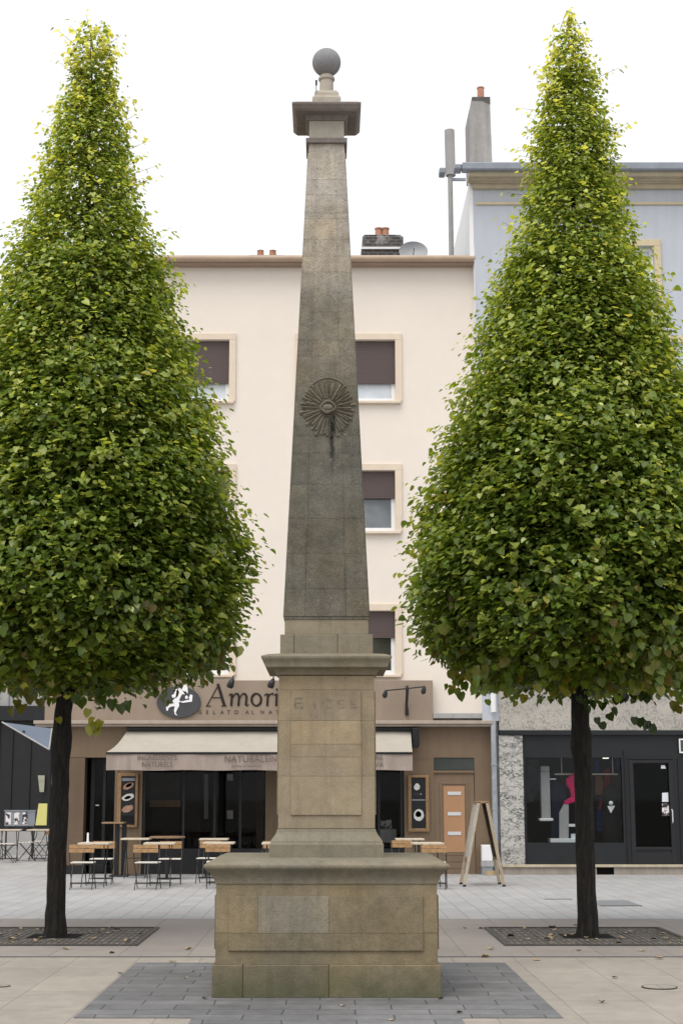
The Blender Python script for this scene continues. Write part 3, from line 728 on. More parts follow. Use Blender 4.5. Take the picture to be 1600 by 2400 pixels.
# ground covers
def manhole(px, py, label, r):
    x, y = gnd(px, py); t = thing('manhole_cover', label, 'manhole cover', (x, y, .004))
    mb = MB(); mb.lathe([(r * .93, 0), (r * .93, .004)], n=40); mb.build('lid', m_gnd, t)
    mb = MB(); n = 40
    for j in range(n):
        a, b = 2*PI*j/n, 2*PI*(j+1)/n
        mb.face([(r*.93*math.cos(a), r*.93*math.sin(a), .0055), (r*math.cos(a), r*math.sin(a), .0055), (r*math.cos(b), r*math.sin(b), .0055), (r*.93*math.cos(b), r*.93*math.sin(b), .0055)])
    mb.build('rim', m_dirt, t)
manhole(1545, 2316, 'round manhole cover with dark rim at right of the slate', .15)
manhole(2, 2313, 'round manhole cover cut by the left photo edge', .08)
def hatch(x0, y0, x1, y1, label, mat):
    a = gnd(x0, y1); b = gnd(x1, y1); c = gnd(x1, y0)
    t = thing('floor_hatch', label, 'hatch', (0, 0, 0)); mb = MB(); mb.box(a[0], b[0], a[1] + .03, c[1], .0045, .008); mb.build('plate', mat, t)
    mb = MB(); mb.box(a[0], b[0], a[1] - .04, a[1] + .028, .0045, .0078); mb.build('slot', m_dirt, t)
hatch(1275, 2100, 1340, 2109, 'narrow dark drain slot in the grey paving, left of right trunk', m_plaza)
hatch(1405, 2112, 1505, 2125, 'grey steel floor hatch in the paving, right of right trunk', m_plate)

# ------------------------------------------------------------------ facades
YF = 32.3        # gelato shop plane
YW = 32.45       # cream wall plane
YR = 32.1        # right-hand house plane
def wallgrid(mb, x0, x1, z0, z1, y, holes, depth=.18):
    xs = sorted({x0, x1, *[h[0] for h in holes], *[h[1] for h in holes]}); zs = sorted({z0, z1, *[h[2] for h in holes], *[h[3] for h in holes]})
    for a, b in zip(xs[:-1], xs[1:]):
        for c, d in zip(zs[:-1], zs[1:]):
            cx, cz = (a + b) / 2, (c + d) / 2
            if any(h[0] < cx < h[1] and h[2] < cz < h[3] for h in holes): continue
            mb.face([(a, y, c), (b, y, c), (b, y, d), (a, y, d)])
    for a, b, c, d in holes:
        mb.face([(a, y, c), (a, y + depth, c), (a, y + depth, d), (a, y, d)][::-1]); mb.face([(b, y, c), (b, y + depth, c), (b, y + depth, d), (b, y, d)])
        mb.face([(a, y, c), (b, y, c), (b, y + depth, c), (a, y + depth, c)]); mb.face([(a, y, d), (b, y, d), (b, y + depth, d), (a, y + depth, d)][::-1])

# ---- cream apartment building
apt = thing('apartment_building', 'cream rendered apartment building with brown eaves behind the obelisk', 'building', (0, YW, 0))
def L(y): return y - YW
xL = at(140, 1200, YW)[0]; xR = at(1121, 1150, YR)[0] - .004
zE = at(CX, 634, YW)[1]; zB = at(CX, 1640, YW)[1]
wins = []
for (y0, y1, ysh, pane) in ((797, 941, 893, m_pale), (1103, 1246, 1163, m_grey_pane), (1432, 1582, 1491, m_dark_pane)):
    for (x0, x1) in ((318, 537), (707, 926)):
        wins.append((rect(x0, y0, x1, y1, YW), at(CX, ysh, YW)[1], pane))
xT = 6.0
zlow = at(CX, 1690, YW)[1]
mb = MB(); wallgrid(mb, xL, xR, zlow, zE + .35, 0, [w[0] for w in wins], .2)
mb.face([(xL, 0, 0), (xL, 0, zE + .35), (xL, 9, zE + .35), (xL, 9, 0)]); mb.face([(xR, 0, 0), (xR, 9, 0), (xR, 9, zE + .35), (xR, 0, zE + .35)]); mb.face([(xL, 9, 0), (xL, 9, zE + .35), (xR, 9, zE + .35), (xR, 9, 0)])
mb.build('wall', m_pink, apt)
for (a, b, c, d), zsh, pane in wins:
    w = MB(); s = .145
    w.box(a - s, b + s, -.05, 0.002, d, d + s); w.box(a - s, a, -.05, .002, c, d); w.box(b, b + s, -.05, .002, c, d); w.box(a - s, b + s - .03, -.10, .002, c - .055, c)
    wo = w.build('window', m_reveal, apt, bevel=.008)
    f = MB(); t = .085; ym0, ym1 = .12, .17
    f.box(a, a + t, ym0, ym1, c, d); f.box(b - t, b, ym0, ym1, c, d); f.box(a + t, b - t, ym0, ym1, c, c + t * 1.2); f.box(a + t, b - t, ym0, ym1, d - t, d); f.box((a + b) / 2 - .05, (a + b) / 2 + .05, ym0 - .01, ym1, c + t * 1.2, d - t)
    f.build('frame', m_white, wo, bevel=.004)
    g = MB(); g.face([(a, .15, c), (b, .15, c), (b, .15, d), (a, .15, d)]); g.build('pane', pane, wo)
    sh = MB(); sh.box(a + .005, b - .005, .07, .095, zsh, d); sh.box(a + .004, b - .004, .065, .1, zsh - .035, zsh); so = sh.build('shutter', m_shutter, wo)
# eave
ov = .32
mb = MB(); zg0, zg1 = at(CX, 614, YW - ov)[1], at(CX, 599, YW - ov)[1]
mb.box(xL - .1, xR + .04, -ov + .06, .0, zg0 - .01, zg0 + .03)
mb.box(xL - .1, xR + .04, -ov + .06, -ov + .16, zg0 + .03, zg0 + .10); mb.build('soffit', m_eave, apt, bevel=.004)
mb = MB(); mb.tube([(xL - .12, -ov + .03, (zg0 + zg1) / 2 + .02), (xR + .03, -ov + .03, (zg0 + zg1) / 2 + .02)], .075, 12); mb.build('gutter', M('gutter_tan', (.44, .33, .25), .5, .35, .12, 2, .03), apt, smooth=True)
mb = MB(); ze = zg1; mb.face([(xL - .1, -ov + .05, ze + .0), (xR, -ov + .05, ze + .0), (xR, 4.5, ze + .35), (xL - .1, 4.5, ze + .35)]); mb.face([(xL - .1, 4.5, ze + .35), (xR, 4.5, ze + .35), (xR, 9.2, ze), (xL - .1, 9.2, ze)]); mb.build('roof', m_soot, apt)
YC = YW + 2.2
a, b, c, d = rect(849, 547, 945, 600, YC); c -= .4
mb = MB(); mb.box(a, b, 2.2, 2.9, c, d - .05); mb.box(a + .03, b - .05, 2.24, 2.86, d - .05, d); zb1 = at(CX, 581, YC)[1]; ch = mb.build('chimney', m_brick, apt, bevel=.03)
mb = MB(); mb.box(a - .03, b + .03, 2.165, 2.94, zb1 - .03, zb1 + .02); mb.build('flashing', m_gable, ch)
for px in (888, 904):
    x = at(px, 535, YC)[0]; mb = MB(); zt = at(CX, 524, YC)[1]; mb.lathe([(.10, d - .02), (.085, d + .1), (.08, zt - .04), (.095, zt - .03), (.095, zt)], x, 2.5, 14); mb.build('chimney_pot', m_pot, ch, smooth=True)
a, b, c, d = rect(585, 597, 665, 610, YC); c -= .3
mb = MB(); mb.box(a, b, 2.2, 2.9, c, d); ch = mb.build('chimney', m_soot, apt)
for px in (609, 638):
    x = at(px, 590, YC)[0]; mb = MB(); zt = at(CX, 577, YC)[1]; mb.lathe([(.11, d - .01), (.085, d + .08), (.075, zt - .02), (.085, zt)], x, 2.5, 14); mb.build('chimney_pot', m_pot, ch, smooth=True)
xd, zd_ = at(968, 592, YC - .3)
t = thing('satellite_dish', 'white satellite dish on the roof beside the sooty brick chimney', 'satellite dish', (xd, YC - .3, zd_))
mb = MB(); nn = 24
for k in range(5):
    for j in range(nn):
        def D(r_, a): return (r_ * math.cos(a) * .34, -.1 + .15 * (1 - r_ * r_) + .14 * r_ * math.sin(a), r_ * math.sin(a) * .3)
        a0, a1 = 2*PI*j/nn, 2*PI*(j+1)/nn; mb.face([D(k/5, a0), D((k+1)/5, a0), D((k+1)/5, a1), D(k/5, a1)])
mb.build('dish', M('dish_grey', (.33, .34, .36), .5, .4, .05, 4, .02), t, smooth=True)
mb = MB(); mb.tube([(0, .05, 0), (0, .12, -.7)], .02, 6).tube([(0, .03, -.1), (0, -.35, 0)], .012, 6); mb.build('mast', m_gut, t)

# ---- right-hand blue-grey house
th = thing('town_house', 'blue-grey rendered town house with yellow trim behind the right tree', 'building', (0, YR, 0))
XB = at(1121, 1150, YR)[0]; XE = XB + 9.0; XS = at(1168, 1650, YR)[0]
zTop = at(CX, 398, YR)[1]; zRC = at(CX, 1577, YR)[1]
zbw = at(CX, 1690, YR)[1]
bw = [rect(1385, 577, 1535, 778, YR), rect(1385, 905, 1535, 1120, YR), rect(1385, 1300, 1535, 1480, YR), rect(1700, 577, 1850, 778, YR), rect(1700, 905, 1850, 1120, YR)]
mb = MB(); wallgrid(mb, XB, XE, zRC, zTop, 0, bw, .2); mb.face([(XE, 0, zRC), (XE, 10, zRC), (XE, 10, zTop), (XE, 0, zTop)]); mb.face([(XB, 10, 0), (XB, 10, zTop), (XE, 10, zTop), (XE, 10, 0)]); mb.face([(XB, 0.002, zbw), (XS + .1, 0.002, zbw), (XS + .1, 0.002, zRC), (XB, 0.002, zRC)])
mb.build('wall', m_blue, th)
mb = MB(); mb.face([(XB - .003, -.0, zbw), (XB - .003, -.0, zTop + .05), (XB - .003, 6.5, zTop + .05), (XB - .003, 6.5, zbw)]); mb.box(XB - .09, XB - .003, .0, .16, at(CX, 600, YR)[1], zTop + .02); mb.build('gable_wall', m_gable, th)
for (a, b, c, d) in bw:
    w = MB(); s = .15; w.box(a - s, b + s, -.05, 0, d, d + s); w.box(a - s, a, -.05, 0, c, d); w.box(b, b + s, -.05, 0, c, d); w.box(a - s - .05, b + s + .05, -.1, 0, c - .08, c); wo = w.build('window', m_yel, th, bevel=.008)
    f = MB(); t = .08; f.box(a, a + t, .1, .16, c, d); f.box(b - t, b, .1, .16, c, d); f.box(a + t, b - t, .1, .16, c, c + t); f.box(a + t, b - t, .1, .16, d - t, d); f.box((a + b)/2 - .04, (a + b)/2 + .04, .09, .16, c + t, d - t); f.build('frame', m_white, wo)
    g = MB(); g.face([(a, .14, c), (b, .14, c), (b, .14, d), (a, .14, d)]); g.build('pane', m_pale, wo)
def zr(y, dy=0): return at(CX, y, YR + dy)[1]
mb = MB(); mb.box(XB - .12, XE, -.42, 0, zr(411, -.42), zr(399, -.42)); mb.box(XB - .08, XE, -.30, 0, zr(423, -.2), zr(411, -.42)); mb.box(XB - .02, XE, -.10, 0, zr(440, -.1), zr(430, -.1)); mb.box(XB - .01, XE, -.16, 0, zr(430, -.1), zr(424, -.1)); mb.build('cornice', m_corn, th, bevel=.01)
mb = MB(); mb.box(XB + .06, XE, -.04, 0, zr(480), zr(474)); mb.box(XB + .06, XE, -.06, 0, zr(803), zr(788)); mb.build('string_course', m_yel, th, bevel=.006)
mb = MB(); gz0, gz1 = zr(398, -.5), zr(380, -.5); mb.box(XB - .28, XE, -.55, -.30, gz0, gz1); mb.box(XB - .45, XB - .28, -.5, -.2, gz0 + .03, gz1 - .02); mb.box(XB - .76, XB - .62, -.3, .0, gz0 + .02, gz1 - .02); mb.build('gutter', m_gut, th, bevel=.03)
mb = MB(); mb.face([(XB + .03, -.5, gz1 - .01), (XE, -.5, gz1 - .01), (XE, 5, gz1 + .1), (XB + .03, 5, gz1 + .1)]); mb.build('roof', m_gable, th)
YCh = YR + 1.6
a, b, c, d = rect(1098, 240, 1151, 372, YCh); dz = at(CX, 228, YCh)[1]
mb = MB(); w_ = b - a
mb.prism([(a + .01, c - .3), (b + .01, c - .3), (b - .02, dz), (a + .10, dz), (a + .005, dz - .36)], 1.6, 2.5); mb.build('stack', m_chim, th)
ch = th.children[-1]; ch.name = 'chimney'; ch.data.name = 'chimney'
mb = MB(); mb.prism([(a + .085, dz - .06), (b - .2, dz - .07), (b - .012, dz - .16), (b - .012, dz + .015), (a + .09, dz + .015)], 1.585, 2.52); mb.build('cap', m_soot, ch)
x = at(1126, 215, YCh + .4)[0]; mb = MB(); zt = at(CX, 205, YCh + .4)[1]; mb.lathe([(.085, dz), (.08, zt - .03), (.09, zt - .02), (.09, zt)], x, 2.0, 14); mb.build('chimney_pot', m_pot, ch, smooth=True)
# lower band, pilaster
mb = MB(); a, b, c, d = rect(1168, 1579, 1900, 1712, YR); mb.box(XS, XE, -.02, .3, c, d); mb.build('roughcast_band', m_rough, th)
zb0 = d
mb = MB(); mb.box(XS, XE, -.14, .0, d - .0, d + .10); mb.box(XS, XE, -.10, .0, d + .1, d + .13); mb.build('ledge', m_gut, th, bevel=.01)
mb = MB(); mb.box(XS, XE, -.12, 0, d + .132, d + .24); mb.build('sill_band', m_white, th, bevel=.01)
mb = MB(); a, b, c, d = rect(1171, 1724, 1227, 2031, YR); mb.box(a, b, -.03, .3, c, d); mb.build('stone_pilaster', m_crazy, th, bevel=.01)
zsill = c; xpil = b

# ---- clothes shop front
sf = thing('clothes_shop_front', 'black clothes shop front with display window and glazed door', 'shop front', (0, YR, 0))
mb = MB(); zt0 = zb0_ = at(CX, 1712, YR)[1]
zw0, zw1 = at(CX, 1976, YR)[1], at(CX, 1776, YR)[1]; xw0, xw1 = at(1233, 1870, YR)[0], at(1459, 1870, YR)[0]
xd0, xd1 = at(1487, 1890, YR)[0], at(1570, 1890, YR)[0]; zd0, zd1 = at(CX, 1986, YR)[1], at(CX, 1789, YR)[1]
zs_ = at(CX, 2027, YR)[1]
mb.box(XS, XE, -.06, .2, at(CX, 1723, YR)[1], zt0 - .002)
wallgrid(mb, xpil, XE, zs_, at(CX, 1723, YR)[1], .03, [(xw0, xw1, zw0, zw1), (xd0, xd1, zd0, zd1)], .1)
mb.build('fascia', m_black2, sf)
mb = MB()
fx0, fx1 = at(1466, 1890, YR)[0], at(1592, 1890, YR)[0]
mb.box(fx0, fx0 + .015, -.005, .03, zs_, zd1 + .25); mb.box(fx1, fx1 + .02, -.005, .03, zs_, zd1 + .1)
mb.box(fx0 + .08, fx1 - .1, -.01, .03, zd1 + .085, zd1 + .115); mb.build('door_frame', m_black, sf)
do = MB(); do.box(xd0 - .09, xd1 + .09, .005, .029, zd1, zd1 + .07); do.box(xd0 - .09, xd0, .005, .029, zs_ + .01, zd1); do.box(xd1, xd1 + .09, .005, .029, zs_ + .01, zd1); do.box(xd0, xd1, .005, .029, zd0 - .06, zd0); do.box(xd0, xd1, .012, .029, zs_ + .01, zd0 - .12)
dr = do.build('door', m_black, sf, bevel=.004)
g = MB(); g.face([(xd0, .08, zd0), (xd1, .08, zd0), (xd1, .08, zd1), (xd0, .08, zd1)]); g.build('pane', m_gglass, dr)
g = MB(); hz = at(CX, 1912, YR)[1]; hx = xd1 + .03; g.tube([(hx, .01, hz + .12), (hx, -.06, hz + .1), (hx, -.06, hz - .13), (hx, .01, hz - .15)], .012, 8); g.build('handle', m_steel, dr)
g = MB(); g.face([(xw0, .1, zw0), (xw1, .1, zw0), (xw1, .1, zw1), (xw0, .1, zw1)]); g.build('window_pane', m_glass, sf)
mb = MB(); mb.box(XS, XE, -.09, .04, at(CX, 2033, YR)[1], zs_); mb.build('sill', m_corn, sf, bevel=.006)
vx0, vx1 = at(1397, 2042, YR)[0], at(1438, 2042, YR)[0]
mb = MB(); zq = at(CX, 2033, YR)[1]; mb.box(XS, vx0, -.05, .2, 0, zq); mb.box(vx1, XE, -.05, .2, 0, zq); mb.build('base_course', M('base_stone', (.36, .32, .28), .85, .2, .12, 4, .1, streak=.2), sf)
mb = MB(); mb.box(vx0, vx1, .02, .2, 0, zq); mb.build('cellar_vent', m_dirt, sf)
mb = MB()
x0, x1, ya, yb, z0_, z1_ = xpil - .1, XE, .2, 2.6, zs_ - .02, zt0
mb.face([(x0, yb, z0_), (x1, yb, z0_), (x1, yb, z1_), (x0, yb, z1_)]); mb.face([(x0, ya, z0_), (x1, ya, z0_), (x1, yb, z0_), (x0, yb, z0_)]); mb.face([(x0, ya, z1_), (x0, yb, z1_), (x1, yb, z1_), (x1, ya, z1_)]); mb.face([(x0, ya, z0_), (x0, yb, z0_), (x0, yb, z1_), (x0, ya, z1_)])
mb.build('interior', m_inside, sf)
YI = YR + .45
def pz(pts, Y): return [at(a, b, Y) for a, b in pts]
def cloth(name, pts, Y, th_, mat, label, cat='garment', bev=.02):
    poly = pz(pts, Y); cx = sum(p[0] for p in poly) / len(poly); zmin = min(p[1] for p in poly)
    mb = MB(); mb.prism([(x - cx, z - zmin) for x, z in poly], -th_ / 2, th_ / 2); o = mb.build(name, mat, None, bevel=bev, loc=(cx, Y, zmin)); tag(o, label, cat); return o
t = thing('display_column', 'white square display column at left of the shop window', 'column', (at(1276, 1900, YI)[0], YI, 0))
a, b, c, d = rect(1266, 1796, 1287, 1918, YI); cxx = t.location.x
mb = MB(); mb.box(a - cxx, b - cxx, -.1, .1, c, d - .12); mb.build('shaft', m_lwall, t, bevel=.01); mb = MB(); mb.box(a - cxx - .0, b - cxx + .0, -.11, .11, d - .118, d); mb.build('capital', m_lwall, t, bevel=.02); mb = MB(); mb.box(a - cxx - .05, b - cxx + .05, -.14, .14, c - .06, c); mb.build('foot', m_white, t, bevel=.02); mb = MB(); mb.box(b - cxx, b - cxx + .14, -.03, .03, at(CX, 1828, YI)[1], at(CX, 1825, YI)[1]); mb.build('peg', m_white, t)
cloth('hanging_trousers', [(1290, 1835), (1312, 1832), (1322, 1850), (1330, 1880), (1318, 1965), (1290, 1965)], YI + .12, .10, m_navy_c, 'navy trousers hanging between white column and pink coat', 'trousers')
cloth('pink_coat', [(1326, 1826), (1340, 1814), (1356, 1814), (1366, 1840), (1360, 1940), (1350, 1932), (1347, 1880), (1320, 1888), (1322, 1878), (1338, 1868), (1334, 1850), (1326, 1840)], YI, .12, m_pink_c, 'bright pink coat hanging on the rail in the shop window', 'coat')
cloth('white_panel', [(1310, 1968), (1310, 1905), (1320, 1886), (1332, 1886), (1332, 1968)], YI - .05, .03, m_lwall, 'white slanted display panel below the pink coat', 'display panel', .003)
t = thing('display_stand', 'low white display stand on the floor of the shop window', 'stand', (0, YI - .1, 0))
a, b, c, d = rect(1288, 1966, 1362, 1975, YI - .1); mb = MB(); mb.box(a, b, -.12, .2, c, d); mb.build('base', m_white, t, bevel=.005); mb = MB(); a, b, c2, d2 = rect(1332, 1932, 1362, 1938, YI - .1); mb.box(a, b, -.05, .15, c2, d2); mb.build('shelf', m_white, t); a, b, c2, d2 = rect(1338, 1955, 1352, 1966, YI - .1); mb = MB(); mb.box(a, b, -.06, .08, d, d2); mb.build('box', m_paper, t)
t = thing('clothes_rail', 'pale horizontal clothes rail across the shop window', 'clothes rail', (0, YI + .05, 0))
zrl = at(CX, 1815, YI)[1]; xa, xb = at(1300, 1815, YI)[0], at(1448, 1815, YI)[0]
mb = MB(); mb.tube([(xa, 0, zrl), (xb, 0, zrl)], .018, 8); mb.build('rail', M('pale_wood', (.55, .48, .4), .5, .3, .1, 6, .02), t)
mb = MB()
for x in (xa + .15, xb - .1): mb.tube([(x, 0, zrl), (x, 0, zt0)], .008, 6)
mb.build('hanger_wire', m_steel, t)
cloth('brown_shirt', [(1394, 1820), (1408, 1818), (1414, 1830), (1412, 1862), (1394, 1866)], YI + .05, .08, M('rust_cloth', (.10, .04, .02), .85, .1, .3, 12, .2), 'rust brown shirt on the rail right of the tree trunk', 'shirt')
cloth('red_scarf', [(1414, 1806), (1428, 1800), (1430, 1830), (1416, 1866), (1406, 1900), (1402, 1898), (1408, 1860), (1414, 1840)], YI + .16, .06, m_red_c, 'long dark red scarf hanging beside the black dress', 'scarf')
cloth('blue_shirt', [(1392, 1782), (1400, 1778), (1404, 1800), (1402, 1812), (1392, 1812)], YI + .4, .08, m_blue_c, 'blue shirt at upper left beside the ceiling spot', 'shirt')
cloth('blue_jacket', [(1442, 1778), (1456, 1778), (1458, 1812), (1444, 1806)], YI + .4, .08, m_blue_c, 'blue jacket at top right corner of the shop window', 'jacket')
cloth('olive_jacket', [(1428, 1815), (1456, 1812), (1460, 1850), (1440, 1862), (1424, 1850)], YI + .5, .1, m_olive_c, 'olive jacket hanging behind the black dress', 'jacket')
cloth('grey_reflection', [(1234, 1780), (1262, 1780), (1263, 1850), (1250, 1880), (1234, 1884)], YI + .9, .04, M('reflection_grey_paint', (.16, .17, .19), .9, .1, .3, 5, .2), 'grey glass reflection built as a patch at upper left of the shop window', 'reflection')  # solid patch standing in for a grey reflection on the window
for k, (x_, w_, h_, mt, lb_) in enumerate(((1300, 10, 52, m_black_c, 'black garment hanging behind the navy trousers'), (1318, 9, 40, m_olive_c, 'olive garment hanging behind the pink coat'), (1400, 8, 70, m_navy_c, 'navy coat hanging right of the tree trunk'), (1404, 7, 96, m_blue_c, 'long blue jeans at the foot of the dress'), (1452, 8, 60, m_black_c, 'black coat hanging at right end of the rail'))):
    cloth('hanging_garment', [(x_ - w_, 1822 + (60 if k == 3 else 0)), (x_ - 3, 1816 + (60 if k == 3 else 0)), (x_ + 3, 1816 + (60 if k == 3 else 0)), (x_ + w_, 1823 + (60 if k == 3 else 0)), (x_ + w_ * .8, 1822 + h_ + (30 if k == 3 else 0)), (x_ - w_ * .8, 1824 + h_ + (30 if k == 3 else 0))], YI + .3 + .06 * k, .09, mt, lb_)
t = thing('dress_form', 'black dress on a stand with white triangular tag', 'dress form', (at(1436, 1970, YI)[0], YI, 0))
mb = MB(); prof = [(.03, at(CX, 1975, YI)[1]), (.20, at(CX, 1974, YI)[1]), (.23, at(CX, 1950, YI)[1]), (.21, at(CX, 1920, YI)[1]), (.18, at(CX, 1890, YI)[1]), (.20, at(CX, 1868, YI)[1]), (.15, at(CX, 1850, YI)[1]), (.06, at(CX, 1844, YI)[1]), (.05, at(CX, 1838, YI)[1])]
mb.lathe(prof, 0, 0, 20); mb.build('dress', m_black_c, t, smooth=True)
xx = t.location.x; tri = [(a - xx, b) for a, b in pz([(1424, 1890), (1442, 1889), (1432, 1907)], YI - .3)]; mb = MB(); mb.prism(tri, -.25, -.243); mb.build('tag', m_logo, t); ax, az = at(1432, 1883, YI - .3); mb = MB(); mb.lathe([(.045 * math.sin(q) + .001, az + .045 * -math.cos(q)) for q in np.linspace(0, PI, 9)], ax - xx, -.26, 12); mb.build('collar_button', m_logo, t, smooth=True)
t = thing('ceiling_spot', 'small lit white ceiling spot inside the clothes shop', 'spotlight', (at(1419, 1776, YI)[0], YI, at(CX, 1777, YI)[1]))
mb = MB(); mb.box(-.06, .06, -.05, .05, -.015, .01); q = NT('lit_lamp'); q.set(.5, .2); q.color((1, .97, .9)); q.bs.inputs['Emission Color'].default_value = (1, .95, .85, 1); q.bs.inputs['Emission Strength'].default_value = 1.6; mb.build('diffuser', q.m, t, bevel=.01); mb = MB(); mb.tube([(0, 0, .01), (0, 0, zt0 - at(CX, 1777, YI)[1])], .01, 6); mb.build('stem', m_black, t)
YD = YR + .06
cloth('paper_sign', [(1551, 1859), (1565, 1858), (1566, 1880), (1551, 1880)], YD, .004, m_paper, 'upper white paper notice stuck on the shop door glass', 'notice', 0)
cloth('paper_sign', [(1551, 1884), (1566, 1884), (1568, 1912), (1551, 1913)], YD, .004, m_pic, 'lower printed notice with blue photo on the shop door glass', 'notice', 0)
cloth('paper_sticker', [(1549, 1794), (1557, 1794), (1560, 1802), (1548, 1802)], YD, .004, m_paper, 'small white sticker at the top of the shop door glass', 'sticker', 0)
t = thing('wall_sign', 'white framed square sign cut by the right photo edge', 'sign', (at(1608, 1750, YR)[0], YR - .05, at(CX, 1766, YR)[1]))
hgt = at(CX, 1732, YR)[1] - at(CX, 1766, YR)[1]
mb = MB(); w2 = .16; mb.box(-w2, w2, 0, .03, 0, .03); mb.box(-w2, w2, 0, .03, hgt - .03, hgt); mb.box(-w2, -w2 + .03, 0, .03, .03, hgt - .03); mb.box(w2 - .03, w2, 0, .03, .03, hgt - .03); mb.build('frame', m_white, t, bevel=.008)
mb = MB(); mb.box(-w2 + .03, w2 - .03, .012, .025, .03, hgt - .03); mb.build('panel', m_lamp_g, t)

# ---- pipes
xv, zv0 = at(1064, 597, YR - .1); zv1 = at(1064, 273, YR - .1)[1]; zm = at(1064, 385, YR)[1]
t = thing('vent_pipe', 'tall grey vent pipe rising beside the white gable wall', 'pipe', (xv, YR + .62, 0))
mb = MB(); mb.tube([(0, 0, zv0 - .3), (0, 0, zm)], .055, 14); mb.build('lower_pipe', m_pipe, t, smooth=True)
mb = MB(); mb.tube([(0.01, 0, zm), (0.0, 0, zv1)], .115, 18); mb.build('upper_pipe', m_pipe, t, smooth=True)
mb = MB(); mb.box(-.05, .35, -.02, .03, zm - .12, zm - .06); mb.build('bracket', m_gut, t)
xp = at(1161, 1870, YR - .2)[0]; zp1 = at(CX, 1690, YR)[1]
t = thing('drainpipe', 'grey zinc drainpipe between the brown shop front and split stone', 'drainpipe', (xp, YR - .02, 0))
mb = MB(); mb.tube([(0, 0, .03), (0, 0, zp1)], .055, 14); mb.build('pipe', m_zinc, t, smooth=True)
mb = MB()
for z in (.5, 1.3, 2.2): mb.tube([(0, 0, z), (0, 0, z + .03)], .064, 14)
mb.build('collar', m_zinc, t)
xp2 = at(1156, 1640, YR - .1)[0]; zz0 = at(CX, 1672, YW)[1]
t = thing('drainpipe', 'white downpipe at right corner of the cream building', 'drainpipe', (xp2, YR - .08, 0))
mb = MB(); mb.tube([(0, 0, zz0), (0, 0, zE - 3.5)], .06, 14); mb.build('pipe', m_white, t, smooth=True)
mb = MB()
for z in (zz0 + .6, zz0 + 2.2, zz0 + 4.0): mb.tube([(0, 0, z), (0, 0, z + .03)], .069, 14)
mb.build('collar', m_white, t)

# ---- gelato shop front
gs = thing('gelato_shop_front', 'brown panelled gelato shop front below the cream building', 'shop front', (0, YF, 0))
def G(x0, y0, x1, y1, Y=None): return rect(x0, y0, x1, y1, YF if Y is None else Y)
def gbox(mb, x0, y0, x1, y1, ya, yb):
    a, b, c, d = G(x0, y0, x1, y1); mb.box(a, b, ya, yb, c, d)
zC0 = at(CX, 1703, YF)[1]
mb = MB(); a, b, c, d = G(106, 1595, 1014, 1690, YF - .08); mb.box(a, b, -.10, .14, c, d); mb.build('sign_fascia', m_sign, gs, bevel=.006)
mb = MB(); a, b, c, d = G(78, 1689, 1156, 1697, YF - .28); mb.box(a, b, -.28, .12, c, d); mb.box(a + .03, b - .02, -.22, .12, c - .05, c); mb.build('cornice', m_cor2, gs, bevel=.008)
zcor = c - .05
mb = MB(); a, b, c, d = G(1015, 1672, 1170, 1684, YF - .1); mb.box(a, b, -.12, .14, c, d); mb.build('sill', m_lwall, gs, bevel=.006)
# panelled surround
xg = lambda px: at(px, 1900, YF)[0]
zg = lambda py: at(CX, py, YF)[1]
mb = MB()
wallgrid(mb, xg(150), xg(1157), zg(1776), zcor, 0, [], .1)
mb.box(xg(1010), xg(1012), -.006, .0, 0.05, zcor); mb.box(xg(1114), xg(1116), -.002, 0, .05, zcor); mb.box(xg(947), xg(1010), -.006, 0, zg(1780), zg(1778))
mb.face([(xg(947), 0, 0), (xg(1017), 0, 0), (xg(1017), 0, zg(1776)), (xg(947), 0, zg(1776))])
mb.face([(xg(1113), 0, 0), (xg(1157), 0, 0), (xg(1157), 0, zg(1776)), (xg(1113), 0, zg(1776))])
mb.face([(xg(1157), 0, 0), (xg(1157), .3, 0), (xg(1157), .3, zcor), (xg(1157), 0, zcor)]); mb.face([(xg(150), 0, 0), (xg(150), 0, zcor), (xg(150), 9, zcor), (xg(150), 9, 0)])
mb.build('panelling', m_brown, gs)
mb = MB(); mb.box(xg(153), xg(197), -.05, .3, zg(2029), zg(1777)); mb.build('pier', m_brown2, gs, bevel=.006)
mb = MB(); mb.box(xg(152), xg(198), -.06, .3, 0, zg(2029)); mb.build('pier_base', m_black, gs)
mb = MB(); mb.box(xg(268), xg(275), -.03, .3, 0, zg(1777)); mb.box(xg(326), xg(333), -.03, .3, 0, zg(1777)); mb.box(xg(275), xg(326), -.01, .28, 0, zg(1777)); mb.build('pillar', m_brown, gs, bevel=.004)
mb = MB(); mb.box(xg(622), xg(652), -.03, .25, 0, zg(1777)); mb.build('mullion', m_brown2, gs)
mb = MB(); mb.box(xg(333), xg(622), .0, .12, 0, zg(1990)); mb.box(xg(652), xg(947), .0, .12, 0, zg(1990)); mb.build('stallriser', m_black, gs, bevel=.005)
for px in (334, 427, 500, 560, 730, 800, 885, 938):
    mb = MB(); mb.box(xg(px), xg(px) + .05, .02, .1, zg(1990), zg(1777)); mb.build('glazing_bar', m_black, gs)
mb = MB()
for (p0, p1) in ((333, 622), (652, 947)): mb.face([(xg(p0), .06, zg(1990)), (xg(p1), .06, zg(1990)), (xg(p1), .06, zg(1777)), (xg(p0), .06, zg(1777))])
mb.build('window_pane', m_gglass, gs)
